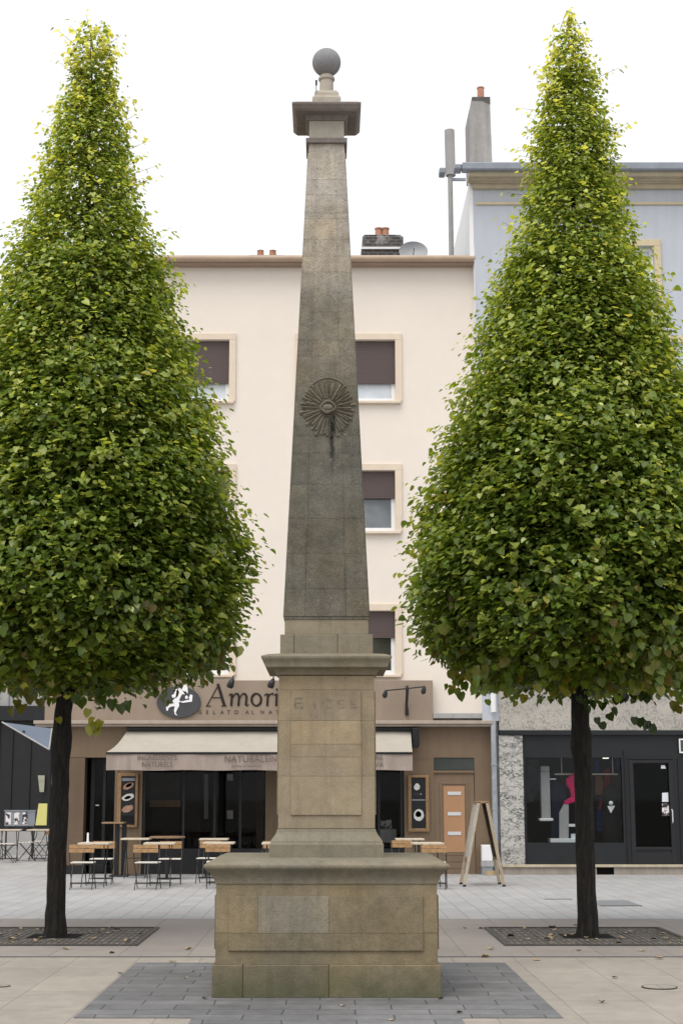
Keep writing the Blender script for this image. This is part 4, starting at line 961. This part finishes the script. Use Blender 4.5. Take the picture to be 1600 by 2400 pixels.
# glazed door in the recess
dm = MB(); a, b, c, d = G(205, 1776, 268, 2046); dm.box(a, a + .08, .35, .4, .02, d); dm.box(b - .3, b - .24, .35, .4, .02, d); dm.box(b - .05, b, .35, .4, .02, d); dm.box(a + .08, b - .3, .35, .4, .02, .25); dd = dm.build('glass_door', m_black, gs)
g = MB(); g.face([(a, .38, 0), (b, .38, 0), (b, .38, d), (a, .38, d)]); g.build('pane', m_gglass, dd); g = MB(); hx_, hz_ = at(228, 1888, YF + .35); g.box(hx_ - .03, hx_ + .04, .31, .35, hz_ - .012, hz_ + .012); g.build('handle', m_steel, dd)
# interior
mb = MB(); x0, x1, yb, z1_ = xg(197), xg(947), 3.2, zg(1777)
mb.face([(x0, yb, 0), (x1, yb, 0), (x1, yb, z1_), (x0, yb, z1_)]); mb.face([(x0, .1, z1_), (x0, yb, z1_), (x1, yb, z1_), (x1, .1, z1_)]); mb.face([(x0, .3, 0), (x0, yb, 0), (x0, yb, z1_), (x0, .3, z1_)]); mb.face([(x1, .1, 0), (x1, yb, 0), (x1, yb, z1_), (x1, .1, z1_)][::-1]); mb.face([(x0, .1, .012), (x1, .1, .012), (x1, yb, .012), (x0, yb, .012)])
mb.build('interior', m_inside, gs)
for (p0, p1, y0_, y1_, dep, c_) in ((350, 422, 1812, 1876, 2.6, (.10, .065, .04)), (430, 470, 1806, 1990, 3.1, (.06, .05, .045)), (500, 524, 1812, 1960, 3.0, (.085, .08, .08)), (556, 600, 1812, 1940, 2.9, (.07, .055, .045)), (660, 720, 1812, 1940, 3.0, (.09, .06, .04)), (356, 420, 1894, 1985, 2.6, (.035, .03, .028)), (600, 618, 1806, 2000, 2.4, (.11, .06, .035))):  # panels added to imitate streaky reflections and brighten the dark glass
    mb = MB(); a, b, c, d = G(p0, y0_, p1, y1_, YF + dep); mb.box(a, b, dep, dep + .03, c, d); mb.build('reflection_panel', M('reflection_panel_paint', c_, .6, .3, .3, 3, 0), gs)
# shelf in the shop, and window reflections built as objects
YS = YF + 1.2
cloth('wooden_counter', [(352, 1876), (424, 1876), (424, 1892), (352, 1892)], YS, .3, m_wood, 'brown wooden shelf inside the gelato shop window', 'shelf', .005)
cloth('reflection_strip', [(478, 1815), (488, 1815), (488, 1920), (478, 1920)], YS + .6, .02, m_lwall, 'narrow pale window reflection built as a strip in the gelato shop', 'panel', 0)  # a light vertical reflection in the glass, modelled as a strip
cloth('reflection_patch', [(532, 1815), (546, 1815), (546, 1830), (532, 1830)], YS + .5, .02, m_cream, 'upper small bright window reflection built inside the gelato shop', 'picture', 0)  # this and the next piece model bright reflections in the glass
cloth('reflection_patch', [(532, 1900), (546, 1900), (546, 1920), (532, 1920)], YS + .5, .02, m_cream, 'lower small bright window reflection built inside the gelato shop', 'picture', 0)
cloth('reflected_box', [(886, 1944), (928, 1944), (928, 1975), (886, 1975)], YF + .5, .3, m_lwall, 'grey box shaped from a glass reflection right of the obelisk', 'counter', .01)  # box and patch below reproduce a reflection seen in the pane
cloth('reflection_patch', [(886, 1924), (917, 1922), (918, 1942), (886, 1944)], YF + .8, .02, m_pic, 'pale patch shaped from a glass reflection right of the obelisk', 'picture', 0)
# house door with transom
tr = MB(); a, b, c, d = G(1016, 1773, 1112, 1805); tr.box(a, b, .02, .06, c, d); tr.build('transom', m_lamp_g, gs)
dm = MB(); a, b, c, d = G(1016, 1812, 1113, 2055); c = 0.0; pa, pb, pc, pd = G(1040, 1843, 1089, 1998)
dm.box(a, b, .03, .08, c, d); dm.box(a, b, -.01, .05, d, d + .05); s = .05
dm.box(pa - s - .03, pa - .03, .015, .03, pc - .02, pd + s + .04); dm.box(pb + .03, pb + s + .03, .015, .03, pc - .02, pd + s + .04); dm.box(pa - .03, pb + .03, .015, .03, pd + .04, pd + s + .04)
for k in range(3): dm.box(pa - .05, pb + .05, .022, .03, .12 + k * .13, .22 + k * .13)
dd = dm.build('door', m_brown, gs, bevel=.004)
p_ = MB(); p_.box(pa, pb, .018, .03, pc, pd); p_.build('orange_panel', m_orange, dd)
p_ = MB()
for py in (1860, 1908, 1954):
    a, b, c, d = G(1049, py - 4, 1080, py + 4); p_.box(a, b, .008, .018, c, d)
p_.build('steel_slot', m_steel, dd)

# sign lettering and emblem
YSg = YF - .1
sg = thing('shop_sign', 'dark serif shop name with oval cherub emblem on the taupe fascia', 'sign', (0, YSg, 0))
def zs2(x, y): return at(360 + x / 5.227, 1580 + y / 5.227, YSg)
_dep = [0]
def stroke(mb, pts, ws):
    """calligraphic stroke: pts in sheet units, ws widths (horizontal-ish)"""
    pts = [Vector(p) for p in pts]; Lf = []; Rt = []
    for k, p in enumerate(pts):
        d = (pts[min(k + 1, len(pts) - 1)] - pts[max(k - 1, 0)]).normalized(); nrm = Vector((-d.y, d.x)); w = ws[k] if hasattr(ws, '__len__') else ws
        Lf.append(p + nrm * w / 2); Rt.append(p - nrm * w / 2)
    _dep[0] += 1; e = .012 + .0006 * (_dep[0] % 12)
    for k in range(len(pts) - 1):
        poly = [zs2(*q) for q in (Lf[k], Lf[k+1], Rt[k+1], Rt[k])]; mb.prism(poly, -e, .0)
def arc(cx, cy, rx, ry, a0, a1, n=20): return [(cx + rx * math.cos(R(a0 + (a1 - a0) * k / n)), cy - ry * math.sin(R(a0 + (a1 - a0) * k / n))) for k in range(n + 1)]
mb = MB()
stroke(mb, [(652, 392), (797, 128)], [12, 12]); stroke(mb, [(785, 122), (868, 392)], [34, 36]); stroke(mb, [(704, 290), (836, 290)], 10); stroke(mb, [(640, 393), (702, 393)], 10); stroke(mb, [(828, 393), (892, 393)], 10)
def stem(x, y0, y1, w=27): stroke(mb, [(x + 5, y0), (x - 4, y1)], w)
def hump(x0, x1): stroke(mb, [(x0, 300), (x0 + 12, 268), ((x0 + x1) / 2, 240), (x1 - 10, 244), (x1 + 2, 272)], [8, 12, 18, 24, 27])
stem(955, 242, 393); stroke(mb, [(922, 262), (950, 240)], 14); hump(968, 1042); stem(1042, 272, 393); hump(1056, 1132); stem(1134, 272, 380); stroke(mb, [(1128, 375), (1145, 390), (1168, 372)], [26, 16, 5])
o_ = arc(1258, 315, 58, 74, 0, 360, 32); stroke(mb, o_, [20 + 10 * abs(math.cos(2 * PI * k / 32 + .35)) for k in range(33)])
stem(1395, 242, 393); stroke(mb, [(1355, 262), (1392, 240)], 14); stroke(mb, [(1405, 285), (1425, 252), (1450, 240), (1466, 248)], [8, 14, 22, 24])
stem(1505, 242, 393); stroke(mb, [(1478, 262), (1505, 242)], 14); stroke(mb, [(1500, 190), (1520, 190)], 24)
stem(1580, 242, 393); stroke(mb, [(1548, 262), (1578, 240)], 14); hump(1592, 1672); stem(1672, 272, 393)
stroke(mb, [(a + 530, b) for a, b in o_], [20 + 10 * abs(math.cos(2 * PI * k / 32 + .35)) for k in range(33)])
mb.build('lettering', m_letter, sg)
mb = MB()
for ch_, xx_ in zip('GELATO AL NATURALE', [566, 655, 740, 838, 920, 1012, 0, 1145, 1212, 0, 1330, 1430, 1515, 1600, 1690, 1780, 1870, 1960]):
    if ch_ == ' ': continue
    X, Z = zs2(xx_, 470); add_text(mb, ch_, .112, X, -.006, Z, 1.0, extrude=.003)
mb.build('small_lettering', m_letter2, sg)
mb = MB(); poly = [zs2(310 + 268 * math.cos(2 * PI * k / 48), 345 + 195 * math.sin(2 * PI * k / 48)) for k in range(48)]; mb.prism(poly[::-1], -.045, 0); mb.build('oval', m_oval, sg, bevel=.008)
mb = MB()
shapes = [[(318, 158), (402, 132), (418, 172), (422, 235), (380, 252), (332, 246), (300, 215)], [(262, 192), (300, 183), (308, 238), (262, 290), (232, 292), (224, 262), (254, 246)],
 [(300, 232), (352, 248), (330, 290), (316, 318), (332, 346), (310, 350), (316, 392), (292, 432), (272, 480), (296, 512), (262, 498), (252, 450), (264, 385), (234, 332), (262, 300), (290, 268)],
 [(262, 366), (238, 364), (190, 370), (154, 410), (160, 452), (178, 452), (186, 420), (216, 402), (266, 396)], [(318, 340), (360, 336), (402, 324), (440, 318), (434, 290), (454, 250), (480, 264), (472, 342), (430, 346), (360, 356)], arc(405, 288, 18, 22, 0, 340, 10)]
for k, s_ in enumerate(shapes): mb.prism([zs2(*q) for q in s_], -.052 - .001 * k, -.044)
mb.build('cherub_emblem', m_logo, sg)

# awning
aw = thing('awning', 'pale beige shop awning with lettered valance, half hidden by the pedestal', 'awning', (0, YF, 0))
yo = -1.15
xa0, za0 = at(300, 1711, YF); xa1 = at(962, 1711, YF)[0]
xf0, zf0 = at(250, 1763, YF + yo); xf1 = at(966, 1763, YF + yo)[0]
mb = MB(); n = 40
for k in range(n):
    for j in range(8):
        def A(u, v):
            x = (xa0 + (xa1 - xa0) * u) * (1 - v) + (xf0 + (xf1 - xf0) * u) * v; z = za0 + (zf0 - za0) * v - .07 * math.sin(PI * v) * (1 + .15 * math.sin(u * 40)); return (x, yo * v - .02, z)
        mb.face([A(k/n, (j+1)/8), A((k+1)/n, (j+1)/8), A((k+1)/n, j/8), A(k/n, j/8)])
mb.build('canopy', m_awn, aw, smooth=True)
mb = MB(); mb.box(xf0 - .01, xf1, yo - .05, yo - .005, zf0 - .045, zf0 - .002); mb.build('front_bar', m_black, aw, bevel=.006)
zv = at(CX, 1806, YF + yo)[1]
mb = MB()
def Vv(u, v): return (xf0 + (xf1 - xf0) * u, yo - .03 + .018 * math.sin(u * 95) * v + .01 * math.sin(u * 41), zf0 - .047 + (zv - zf0 + .047) * v + .006 * math.sin(u * 30) * v)
for k in range(160):
    for j in range(3): mb.face([Vv(k/160, (j+1)/3), Vv((k+1)/160, (j+1)/3), Vv((k+1)/160, j/3), Vv(k/160, j/3)])
mb.build('valance', m_val, aw, smooth=True)
yt = yo - .066
def VT(body, px, py, sz, **k):
    mb = MB(); X, Z = at(px, py, YF + yo); add_text(mb, body, sz, X, yt, Z, **k); mb.build('lettering', m_ink, aw)
VT('INGREDIENTS', 369, 1777, .14, sx=.92, extrude=.001); VT('NATURELS', 369, 1793, .14, sx=.92, extrude=.001)
VT('NATURALE', 578, 1780, .19, sx=.95, extrude=.001); VT('gelato al naturale', 578, 1796, .075, sx=1.15, extrude=.001); VT('IN', 640, 1780, .15, extrude=.001)
VT('RE', 888, 1777, .14, extrude=.001); VT('VA', 888, 1793, .14, extrude=.001)
mb = MB(); mb.box(xa0 - .02, xa1 + .12, -.15, -.005, za0 - .02, za0 + .05); xq = at(975, 1730, YF)[0]; mb.box(xq - .09, xq + .05, -.3, -.004, zg(1752), zg(1708)); mb.build('cassette', m_black, aw, bevel=.01)
mb = MB()
for x in (xa0 + .25, xa1 - .25): mb.tube([(x, -.1, za0 - .1), (x + .1, yo * .5, za0 - .4), (x, yo, zf0 - .03)], .02, 6)
mb.build('arm', m_black, aw)

# menu boards
def menu(x0, y0, x1, y1, px0, py0, px1, py1, label, items, fm):
    t = thing('menu_board', label, 'menu board', (0, YF - .035, 0))
    a, b, c, d = G(x0, y0, x1, y1, YF - .05); e, f, g, h = G(px0, py0, px1, py1, YF - .05)
    mb = MB(); mb.box(a, e, -.045, 0, c, d); mb.box(f, b, -.045, 0, c, d); mb.box(e, f, -.045, 0, c, g); mb.box(e, f, -.045, 0, h, d); mb.build('frame', fm, t, bevel=.008)
    mb = MB(); mb.box(e, f, -.015, -.002, g, h); mb.build('panel', m_black, t)
    for (pts, mt) in items:
        mb = MB(); mb.prism([at(p[0], p[1], YF - .05) for p in pts], -.02, -.0145); mb.build('picture', mt, t)
def blob(cx, cy, rx, ry, tilt=0, n=14, jit=.12):
    r_ = random.Random(int(cx * 7 + cy)); return [(cx + rx * (1 + r_.uniform(-jit, jit)) * math.cos(2*PI*k/n) , cy + ry * (1 + r_.uniform(-jit, jit)) * math.sin(2*PI*k/n) - tilt * math.cos(2*PI*k/n)) for k in range(n)]
menu(275, 1812, 323, 1940, 284, 1820, 317, 1934, 'brown framed menu board with three desserts, left of the gelato window', [([(285, 1824), (316, 1824), (316, 1831), (285, 1831)], m_gut), (blob(301, 1843, 13, 7, 4), m_meat), (blob(302, 1841, 8, 4, 3), m_cream), (blob(300, 1869, 14, 8, 4), m_cream), (blob(299, 1870, 8, 4, 2), m_dirt), (blob(299, 1896, 14, 8, 4), m_meat), ([(286, 1912), (316, 1912), (316, 1930), (286, 1930)], m_inside)], m_wood)
menu(956, 1817, 1005, 1950, 964, 1823, 997, 1942, 'wood framed menu board with round pictures, right of the obelisk', [(blob(977, 1845, 7, 8), m_cream), (blob(977, 1862, 11, 4), m_pic), ([(965, 1874), (996, 1874), (996, 1877), (965, 1877)], m_gut), (blob(981, 1911, 12, 14, 0, 20, .04), m_cream), (blob(980, 1909, 7, 7), m_dry2)], m_wood)

# sign lights
def spot(px, py, label):
    x, z = at(px, py, YSg - .3)
    t = thing('sign_spotlight', label, 'spotlight', (x, YSg, z), 0, 'spotlights above the shop sign')
    mb = MB(); mb.tube([(0, -.0, .12), (0, -.18, .18), (0, -.3, .1)], .014, 6); mb.build('arm', m_iron, t)
    mb = MB(); ax = [(0, -.26, .1), (-.02, -.3, .05), (-.05, -.3, -.03), (-.065, -.29, -.07)]; mb.tube(ax, [.035, .06, .075, .06], 12); mb.build('lamp_head', m_black, t, smooth=True)
spot(365, 1604, 'dark spotlight over the oval emblem'); spot(545, 1604, 'dark spotlight over the m of the sign'); spot(640, 1604, 'dark spotlight beside the pedestal over the last visible sign letter')
xk, zk_ = at(954, 1613, YSg - .25); zk2 = at(954, 1676, YSg - .1)[1]
t = thing('twin_spotlight', 'black T-shaped bracket with two sign spotlights right of the obelisk', 'spotlight', (xk, YSg, zk2))
H = zk_ - zk2
mb = MB(); mb.tube([(0, -.03, 0), (-.01, -.1, H * .4), (0, -.22, H * .85), (0, -.25, H)], [.04, .03, .03, .035], 8); mb.tube([(0, -.24, H), (.015, -.16, H + .04), (0, .0, H + .05)], .02, 6); mb.build('bracket', m_iron, t, smooth=True)
mb = MB(); mb.tube([(-.42, -.25, H - .05), (0, -.25, H - .01), (.36, -.25, H + .03)], .014, 6); mb.build('crossbar', m_iron, t)
for sx, hz in ((-.44, H - .1), (.36, H - .02)):
    mb = MB(); mb.tube([(sx, -.25, hz + .06), (sx - .01, -.25, hz), (sx - .03, -.24, hz - .07), (sx - .035, -.22, hz - .09)], [.02, .045, .055, .03], 10); mb.build('lamp_head', m_black, t, smooth=True)

# ---- left cafe building
YL = 42.5
lb = thing('cafe_building', 'dark fronted cafe building with grey upper wall at left', 'building', (0, YL, 0))
lx0, lx1 = at(-700, 1700, YL)[0], at(215, 1700, YL)[0]
zl = lambda py: at(CX, py, YL)[1]
mb = MB(); mb.box(lx0, lx1, 0, 6, zl(1655), zl(1000)); mb.build('upper_wall', m_lwall, lb)
mb = MB()
for px in (-20, 20, 62, 104): x = at(px, 1630, YL)[0]; mb.box(x, x + .03, -.03, 0, zl(1655), zl(1560))
mb.box(lx0, lx1, -.05, 0, zl(1560), zl(1556)); mb.build('cladding_rib', m_gut, lb)
for (x0, x1, y0, y1) in ((30, 95, 1490, 1580), (-120, -40, 1490, 1580)):
    a, b, c, d = rect(x0, y0, x1, y1, YL); mb = MB(); mb.box(a, b, -.04, .0, c, d); w = mb.build('window', m_white, lb); mb = MB(); mb.box(a + .1, b - .1, -.05, -.04, c + .1, d - .1); mb.build('pane', m_grey_pane, w)
mb = MB(); mb.box(lx0, lx1, -.25, 6, zl(1690), zl(1656)); mb.build('fascia', m_black2, lb)
mb = MB(); mb.box(lx0, lx1, 0, 6, zl(1949), zl(1690)); mb.build('shop_wall', m_black, lb)
mb = MB()
for px in (-60, -10, 21, 64, 112, 150): x = at(px, 1850, YL)[0]; mb.box(x, x + .07, -.05, 0, zl(1949), zl(1690))
mb.build('mullion', m_black2, lb)
mb = MB(); mb.box(lx0, lx1, -.06, 6, 0, zl(1949)); mb.build('base_wall', m_lplinth, lb)
cloth('light_panel', [(89, 1818), (105, 1818), (103, 1857), (93, 1857)], YL - .1, .02, M('pale_lit_paper', (.42, .43, .34), .6, .2, .25, 5, 0), 'pale narrow notice on the dark cafe front', 'notice', 0)
# shade sail
Ysl = 37.0
A_ = at(5, 1693, Ysl + 1.5); B_ = at(150, 1708, Ysl + 1.5); C_ = at(115, 1757, Ysl); D_ = at(150, 1770, Ysl)
sl = thing('shade_awning', 'blue-grey sloping awning at left behind the tree trunk', 'awning', (0, Ysl, 0))
mb = MB(); mb.face([(A_[0], 1.5, A_[1]), (C_[0], 0, C_[1]), (B_[0] - .3, 1.5, B_[1])]); mb.build('canvas', m_sail, sl)
mb = MB(); mb.tube([(A_[0], 1.5, A_[1]), (C_[0], 0, C_[1])], .02, 6).tube([(C_[0], 0, C_[1]), (B_[0] - .3, 1.5, B_[1])], .02, 6); mb.build('edge_tube', m_lwall, sl)
xw = (A_[0] * .55 + C_[0] * .45); mb = MB(); mb.tube([(xw, .83, at(60, 1716, Ysl + .8)[1] + .02), (xw, 5.4, at(60, 1716, Ysl + .8)[1] + .1)], .02, 6); mb.build('support_arm', m_iron, sl)

# ------------------------------------------------------------------ terrace furniture
def make_chair(label):
    t = thing('folding_chair', label, 'chair', group='folding terrace chairs')
    mb = MB()
    for k in range(5): y = -.18 + k * .078; mb.box(-.20, .20, y, y + .066, .442, .458)
    mb.build('seat', m_seat, t, bevel=.004)
    mb = MB()
    for z in (.625, .694): mb.box(-.215, .215, -.258, -.242, z, z + .062)
    mb.build('backrest', m_slat, t, bevel=.004)
    for s in (-1, 1):
        mb = MB(); x = s * .205; mb.tube([(x, -.245, .765), (x, -.235, .60), (x, -.16, .45), (x, .20, .006)], .009, 6); mb.build('leg', m_iron, t)
        mb = MB(); x = s * .185; mb.tube([(x, .17, .44), (x, -.23, .006)], .009, 6); mb.build('leg', m_iron, t)
    mb = MB()
    for (y, z) in ((.12, .10), (-.15, .10), (-.15, .445), (.17, .435)): mb.tube([(-.2, y, z), (.2, y, z)], .007, 6)
    mb.build('stretcher', m_iron, t)
    return t
def make_table(label):
    t = thing('folding_table', label, 'table', group='square terrace tables')
    mb = MB()
    for k in range(6): y = -.275 + k * .092; mb.box(-.275, .275, y, y + .087, .735, .765)
    mb.build('table_top', m_top, t, bevel=.004)
    for s in (-1, 1):
        for d in (-1, 1):
            mb = MB(); x = s * (.2 if d > 0 else .18); mb.tube([(x, -d * .24, .006), (x, d * .20, .735)], .010, 6); mb.build('leg', m_iron, t)
    mb = MB(); mb.tube([(-.2, .22, .06), (.2, .22, .06)], .008, 6).tube([(-.2, -.22, .06), (.2, -.22, .06)], .008, 6).tube([(-.2, 0, .38), (.2, 0, .38)], .008, 6); mb.build('stretcher', m_iron, t)
    return t
def gx(px, Y): return at(px, 2040, Y)[0]
chairs = [
 (194, 27.2, .04, 'chair nearest the left tree trunk, back turned to us, wooden slats'),
 (238, 28.75, PI, 'chair facing us behind the leftmost terrace table'),
 (346, 27.2, -.05, 'chair with its back to us before the second terrace table'),
 (398, 28.7, PI + .05, 'chair facing us behind the second terrace table'),
 (511, 27.5, .03, 'chair with back to us, just left of the monument base'),
 (488, 29.0, PI - .06, 'chair facing us behind the table left of the monument'),
 (640, 28.8, PI, 'chair mostly hidden behind the pedestal foot'),
 (1018, 27.2, -.08, 'reddish slatted chair just right of the monument base'),
 (950, 29.3, PI + .2, 'chair by the shop window right of the monument'),
 (90, 39.6, 1.3, 'chair beside the yellow board at the left cafe'),
 (14, 37.6, -1.5, 'folding chair at the left photo edge before the cafe'),
 (60, 38.6, 1.75, 'chair between the two left cafe tables')]
proto = None
for px, Y, rz, lab in chairs:
    if proto is None: proto = make_chair(lab); proto.location = (gx(px, Y), Y, .004); proto.rotation_euler.z = rz
    else: dup(proto, (gx(px, Y), Y, .004), rz, lab)
tables = [
 (222, 27.95, 0, 'leftmost square terrace table beside the brown pier'),
 (374, 27.95, .03, 'square table with pale top, second from the left'),
 (513, 28.2, 0, 'square table partly behind the monument base at left'),
 (650, 28.0, 0, 'square table mostly hidden behind the pedestal foot'),
 (1001, 28.0, .05, 'square pale topped table right of the monument base'),
 (960, 30.6, 0, 'square table by the shop window right of the monument'),
 (318, 30.8, 0, 'square table against the pillar with the dessert menu'),
 (501, 30.6, 0, 'square table by the shop window left of the monument'),
 (20, 38.6, 0.1, 'square cafe table at the left photo edge'),
 (92, 38.7, -.1, 'square cafe table next to the left tree trunk')]
proto = None
for px, Y, rz, lab in tables:
    if proto is None: proto = make_table(lab); proto.location = (gx(px, Y), Y, .004); proto.rotation_euler.z = rz
    else: dup(proto, (gx(px, Y), Y, .004), rz, lab)
t = thing('round_table', 'round brown table by the gelato window behind the second table', 'table', (gx(391, 30.4), 30.4, .004))
mb = MB(); mb.lathe([(.33, .775), (.345, .782), (.345, .805), (.33, .81)], n=28); mb.build('table_top', m_top2, t, smooth=True); mb = MB(); mb.tube([(0, 0, .02), (0, 0, .775)], .03, 10); mb.build('post', m_iron, t); mb = MB(); mb.lathe([(.2, 0), (.2, .015), (.05, .03)], n=24); mb.build('base', m_iron, t)
Yh = 31.4
t = thing('high_table', 'tall black bar table with thin brown top beside the door', 'bar table', (at(272, 2050, Yh)[0], Yh, .004))
xh0, xh1 = at(242, 1929, Yh)[0] - t.location.x, at(293, 1929, Yh)[0] - t.location.x; zh = at(CX, 1929, Yh)[1]
mb = MB(); mb.box(xh0, xh1, -.25, .25, zh - .02, zh + .01); mb.build('table_top', m_top2, t, bevel=.005)
for dx in (.0, .125): mb = MB(); mb.box(dx - .04, dx + .045, -.05 + dx, .05 + dx, .03, zh - .02); mb.build('leg', m_black, t, bevel=.005)
mb = MB(); mb.box(-.12, .24, -.2, .25, 0, .03); mb.build('base', m_black, t, bevel=.008)
xc, zc_ = gx(206, 27.85), .73
t = thing('candle', 'white upright candle on the leftmost terrace table', 'candle', (at(206, 1960, 28.1)[0], 28.1, .770)); mb = MB(); mb.lathe([(.022, .0), (.02, .01), (.018, .16), (.012, .165)], n=14); mb.build('wax', m_white, t, smooth=True); mb = MB(); mb.lathe([(.035, 0), (.035, .008), (.024, .012)], n=14); mb.build('holder', m_steel, t)

# sandwich board
xs0, ys0 = gnd(1080, 2074); xs1 = gnd(1174, 2076)[0]; ym = 28.3
sb = thing('sandwich_board', 'wooden A-frame pavement board right of the monument, seen edge-on', 'sandwich board', ((xs0 + xs1) / 2, ym, .004))
hs_ = (xs1 - xs0) / 2; Ht = at(1128, 1881, ym - .35)[1]; dpt = .36
for s in (-1, 1):
    for yy in (-dpt, dpt):
        mb = MB(); mb.prism([(s * hs_ - .028, .03), (s * hs_ + .028, .03), (s * .075 + .028, Ht), (s * .075 - .028, Ht)], yy - .02, yy + .02); o = mb.build('leg', M('board_wood', (.42, .34, .24), .6, .3, .2, 12, .05) if s > 0 or yy > 0 else M('board_wood', (.47, .42, .34), .6, .3, .2, 12, .05), sb, bevel=.003)
        f_ = MB(); f_.prism([(s * hs_ - .03, 0), (s * hs_ + .03, 0), (s * hs_ + .026, .035), (s * hs_ - .026, .035)], yy - .022, yy + .022); f_.build('foot', m_black, o)
    def XZ(t_, off): return (s * (hs_ + (.075 - hs_) * t_) + off, Ht * t_)
    mb = MB(); mb.prism([XZ(.34, -.01), XZ(.34, .012), XZ(.985, .012), XZ(.985, -.01)], -dpt + .02, dpt - .02); mb.build('board', m_dry2 if s > 0 else m_lwall, sb)
    mb = MB(); mb.prism([XZ(.31, -.02), XZ(.31, .02), XZ(.34, .02), XZ(.34, -.02)], -dpt + .02, dpt - .02); mb.build('crossbar', m_wood, sb)
mb = MB(); mb.box(-.11, .11, -dpt - .02, dpt + .02, Ht - .02, Ht + .015); mb.build('hinge_bar', m_wood, sb, bevel=.005)
# utility box by the drainpipe
a, b, c, d = rect(1128, 1981, 1153, 2022, YF - .3)
t = thing('utility_box', 'white utility box on grey base below the drainpipe', 'utility box', ((a + b) / 2, YF - .25, 0)); w2 = (b - a) / 2
mb = MB(); mb.box(-w2, w2, -.12, .12, c + .03, d); mb.build('cabinet', m_white, t, bevel=.012); mb = MB(); mb.box(-w2 - .01, w2 + .02, -.13, .13, c - .08, c + .03); mb.build('ledge', m_lwall, t); mb = MB(); mb.box(-w2, w2, -.115, .12, 0, c - .08); mb.build('base', m_gut, t); mb = MB(); mb.lathe([(.1, c - .3), (.12, c - .24), (.1, c - .16)], .05, -.1, 12); mb.build('emblem', m_dry, t)
# left cafe boards
YQ = 40.5
x0, x1, z0q, z1q = rect(11, 1902, 82, 1935, YQ)
t = thing('picture_display', 'display board with three dark and white photos at the left cafe', 'display board', ((x0 + x1) / 2, YQ, 0)); w2 = (x1 - x0) / 2
mb = MB(); mb.box(-w2, w2, .0, .03, z0q - .02, z1q); mb.box(-w2 - .02, w2 + .02, -.02, .04, z1q, z1q + .03); mb.box(w2 - .1, w2, -.005, 0, z0q, z1q); mb.build('frame', m_gut, t)
for k in range(3):
    xx0 = -w2 + .03 + k * (2 * w2 - .14) / 3; mb = MB(); mb.box(xx0, xx0 + (2 * w2 - .14) / 3 - .08, -.012, -.0, z0q + .02, z1q - .03); mb.build('photo', m_pic, t)
mb = MB()
for x in (-w2 + .05, w2 - .05): mb = MB(); mb.box(x - .02, x + .02, .0, .03, 0, z0q - .02); mb.build('leg', m_iron, t)
a = pz([(83, 1935), (109, 1935), (111, 1884), (91, 1884)], 39.9); cxm = sum(q[0] for q in a) / 4
t = thing('yellow_sign', 'pale yellow blank A-board beside the left tree trunk', 'sign board', (cxm, 39.9, 0))
mb = MB(); mb.prism([(x - cxm, z) for x, z in a], -.02, .02); mb.build('board', m_yellow, t, bevel=.004)
mb = MB(); zz = a[0][1]
for dx in (-.2, .2): mb = MB(); mb.tube([(dx, .0, 0), (dx * .9, 0, zz + .02)], .015, 6); mb.build('leg', m_iron, t)

# ------------------------------------------------------------------ light, sky, camera
SUN_EL, SUN_AZ = R(62), R(205)
w = bpy.data.worlds.new('World'); scn.world = w; w.use_nodes = True
nt = w.node_tree; nt.nodes.clear()
sky = nt.nodes.new('ShaderNodeTexSky'); sky.sky_type = 'NISHITA'; sky.sun_disc = False; sky.sun_elevation = SUN_EL; sky.sun_rotation = SUN_AZ; sky.dust_density = 4; sky.air_density = 1.2
b1 = nt.nodes.new('ShaderNodeBackground'); b1.inputs[1].default_value = .05; nt.links.new(sky.outputs[0], b1.inputs[0])
b2 = nt.nodes.new('ShaderNodeBackground'); b2.inputs[0].default_value = (1.0, .985, .96, 1); b2.inputs[1].default_value = 0.98
ad = nt.nodes.new('ShaderNodeAddShader'); nt.links.new(b1.outputs[0], ad.inputs[0]); nt.links.new(b2.outputs[0], ad.inputs[1])
wo = nt.nodes.new('ShaderNodeOutputWorld'); nt.links.new(ad.outputs[0], wo.inputs[0])
sd = bpy.data.lights.new('sun', 'SUN'); sd.energy = 1.85; sd.angle = R(40); sd.color = (1, .96, .9)
so = bpy.data.objects.new('sun', sd); col.objects.link(so)
# light comes from behind the camera, a little from the left, high up
dirv = Vector((math.sin(SUN_AZ) * math.cos(SUN_EL), math.cos(SUN_AZ) * math.cos(SUN_EL), math.sin(SUN_EL)))
so.rotation_euler = dirv.to_track_quat('Z', 'Y').to_euler(); so.location = (-5, -5, 20)
cd = bpy.data.cameras.new('camera'); cam = bpy.data.objects.new('camera', cd); col.objects.link(cam)
cam.location = (0, 0, EYE); cam.rotation_euler = (PI / 2 + TH, 0, 0)
cd.sensor_fit = 'HORIZONTAL'; cd.sensor_width = 36; cd.lens = F / 1600 * 36; cd.shift_x = (800 - CX) / 1600; cd.clip_start = .1; cd.clip_end = 2000
scn.camera = cam
scn.view_settings.view_transform = 'Standard'; scn.view_settings.look = 'None'; scn.view_settings.exposure = 0
scn.render.engine = 'CYCLES'
scn.cycles.max_bounces = 8; scn.cycles.transparent_max_bounces = 12
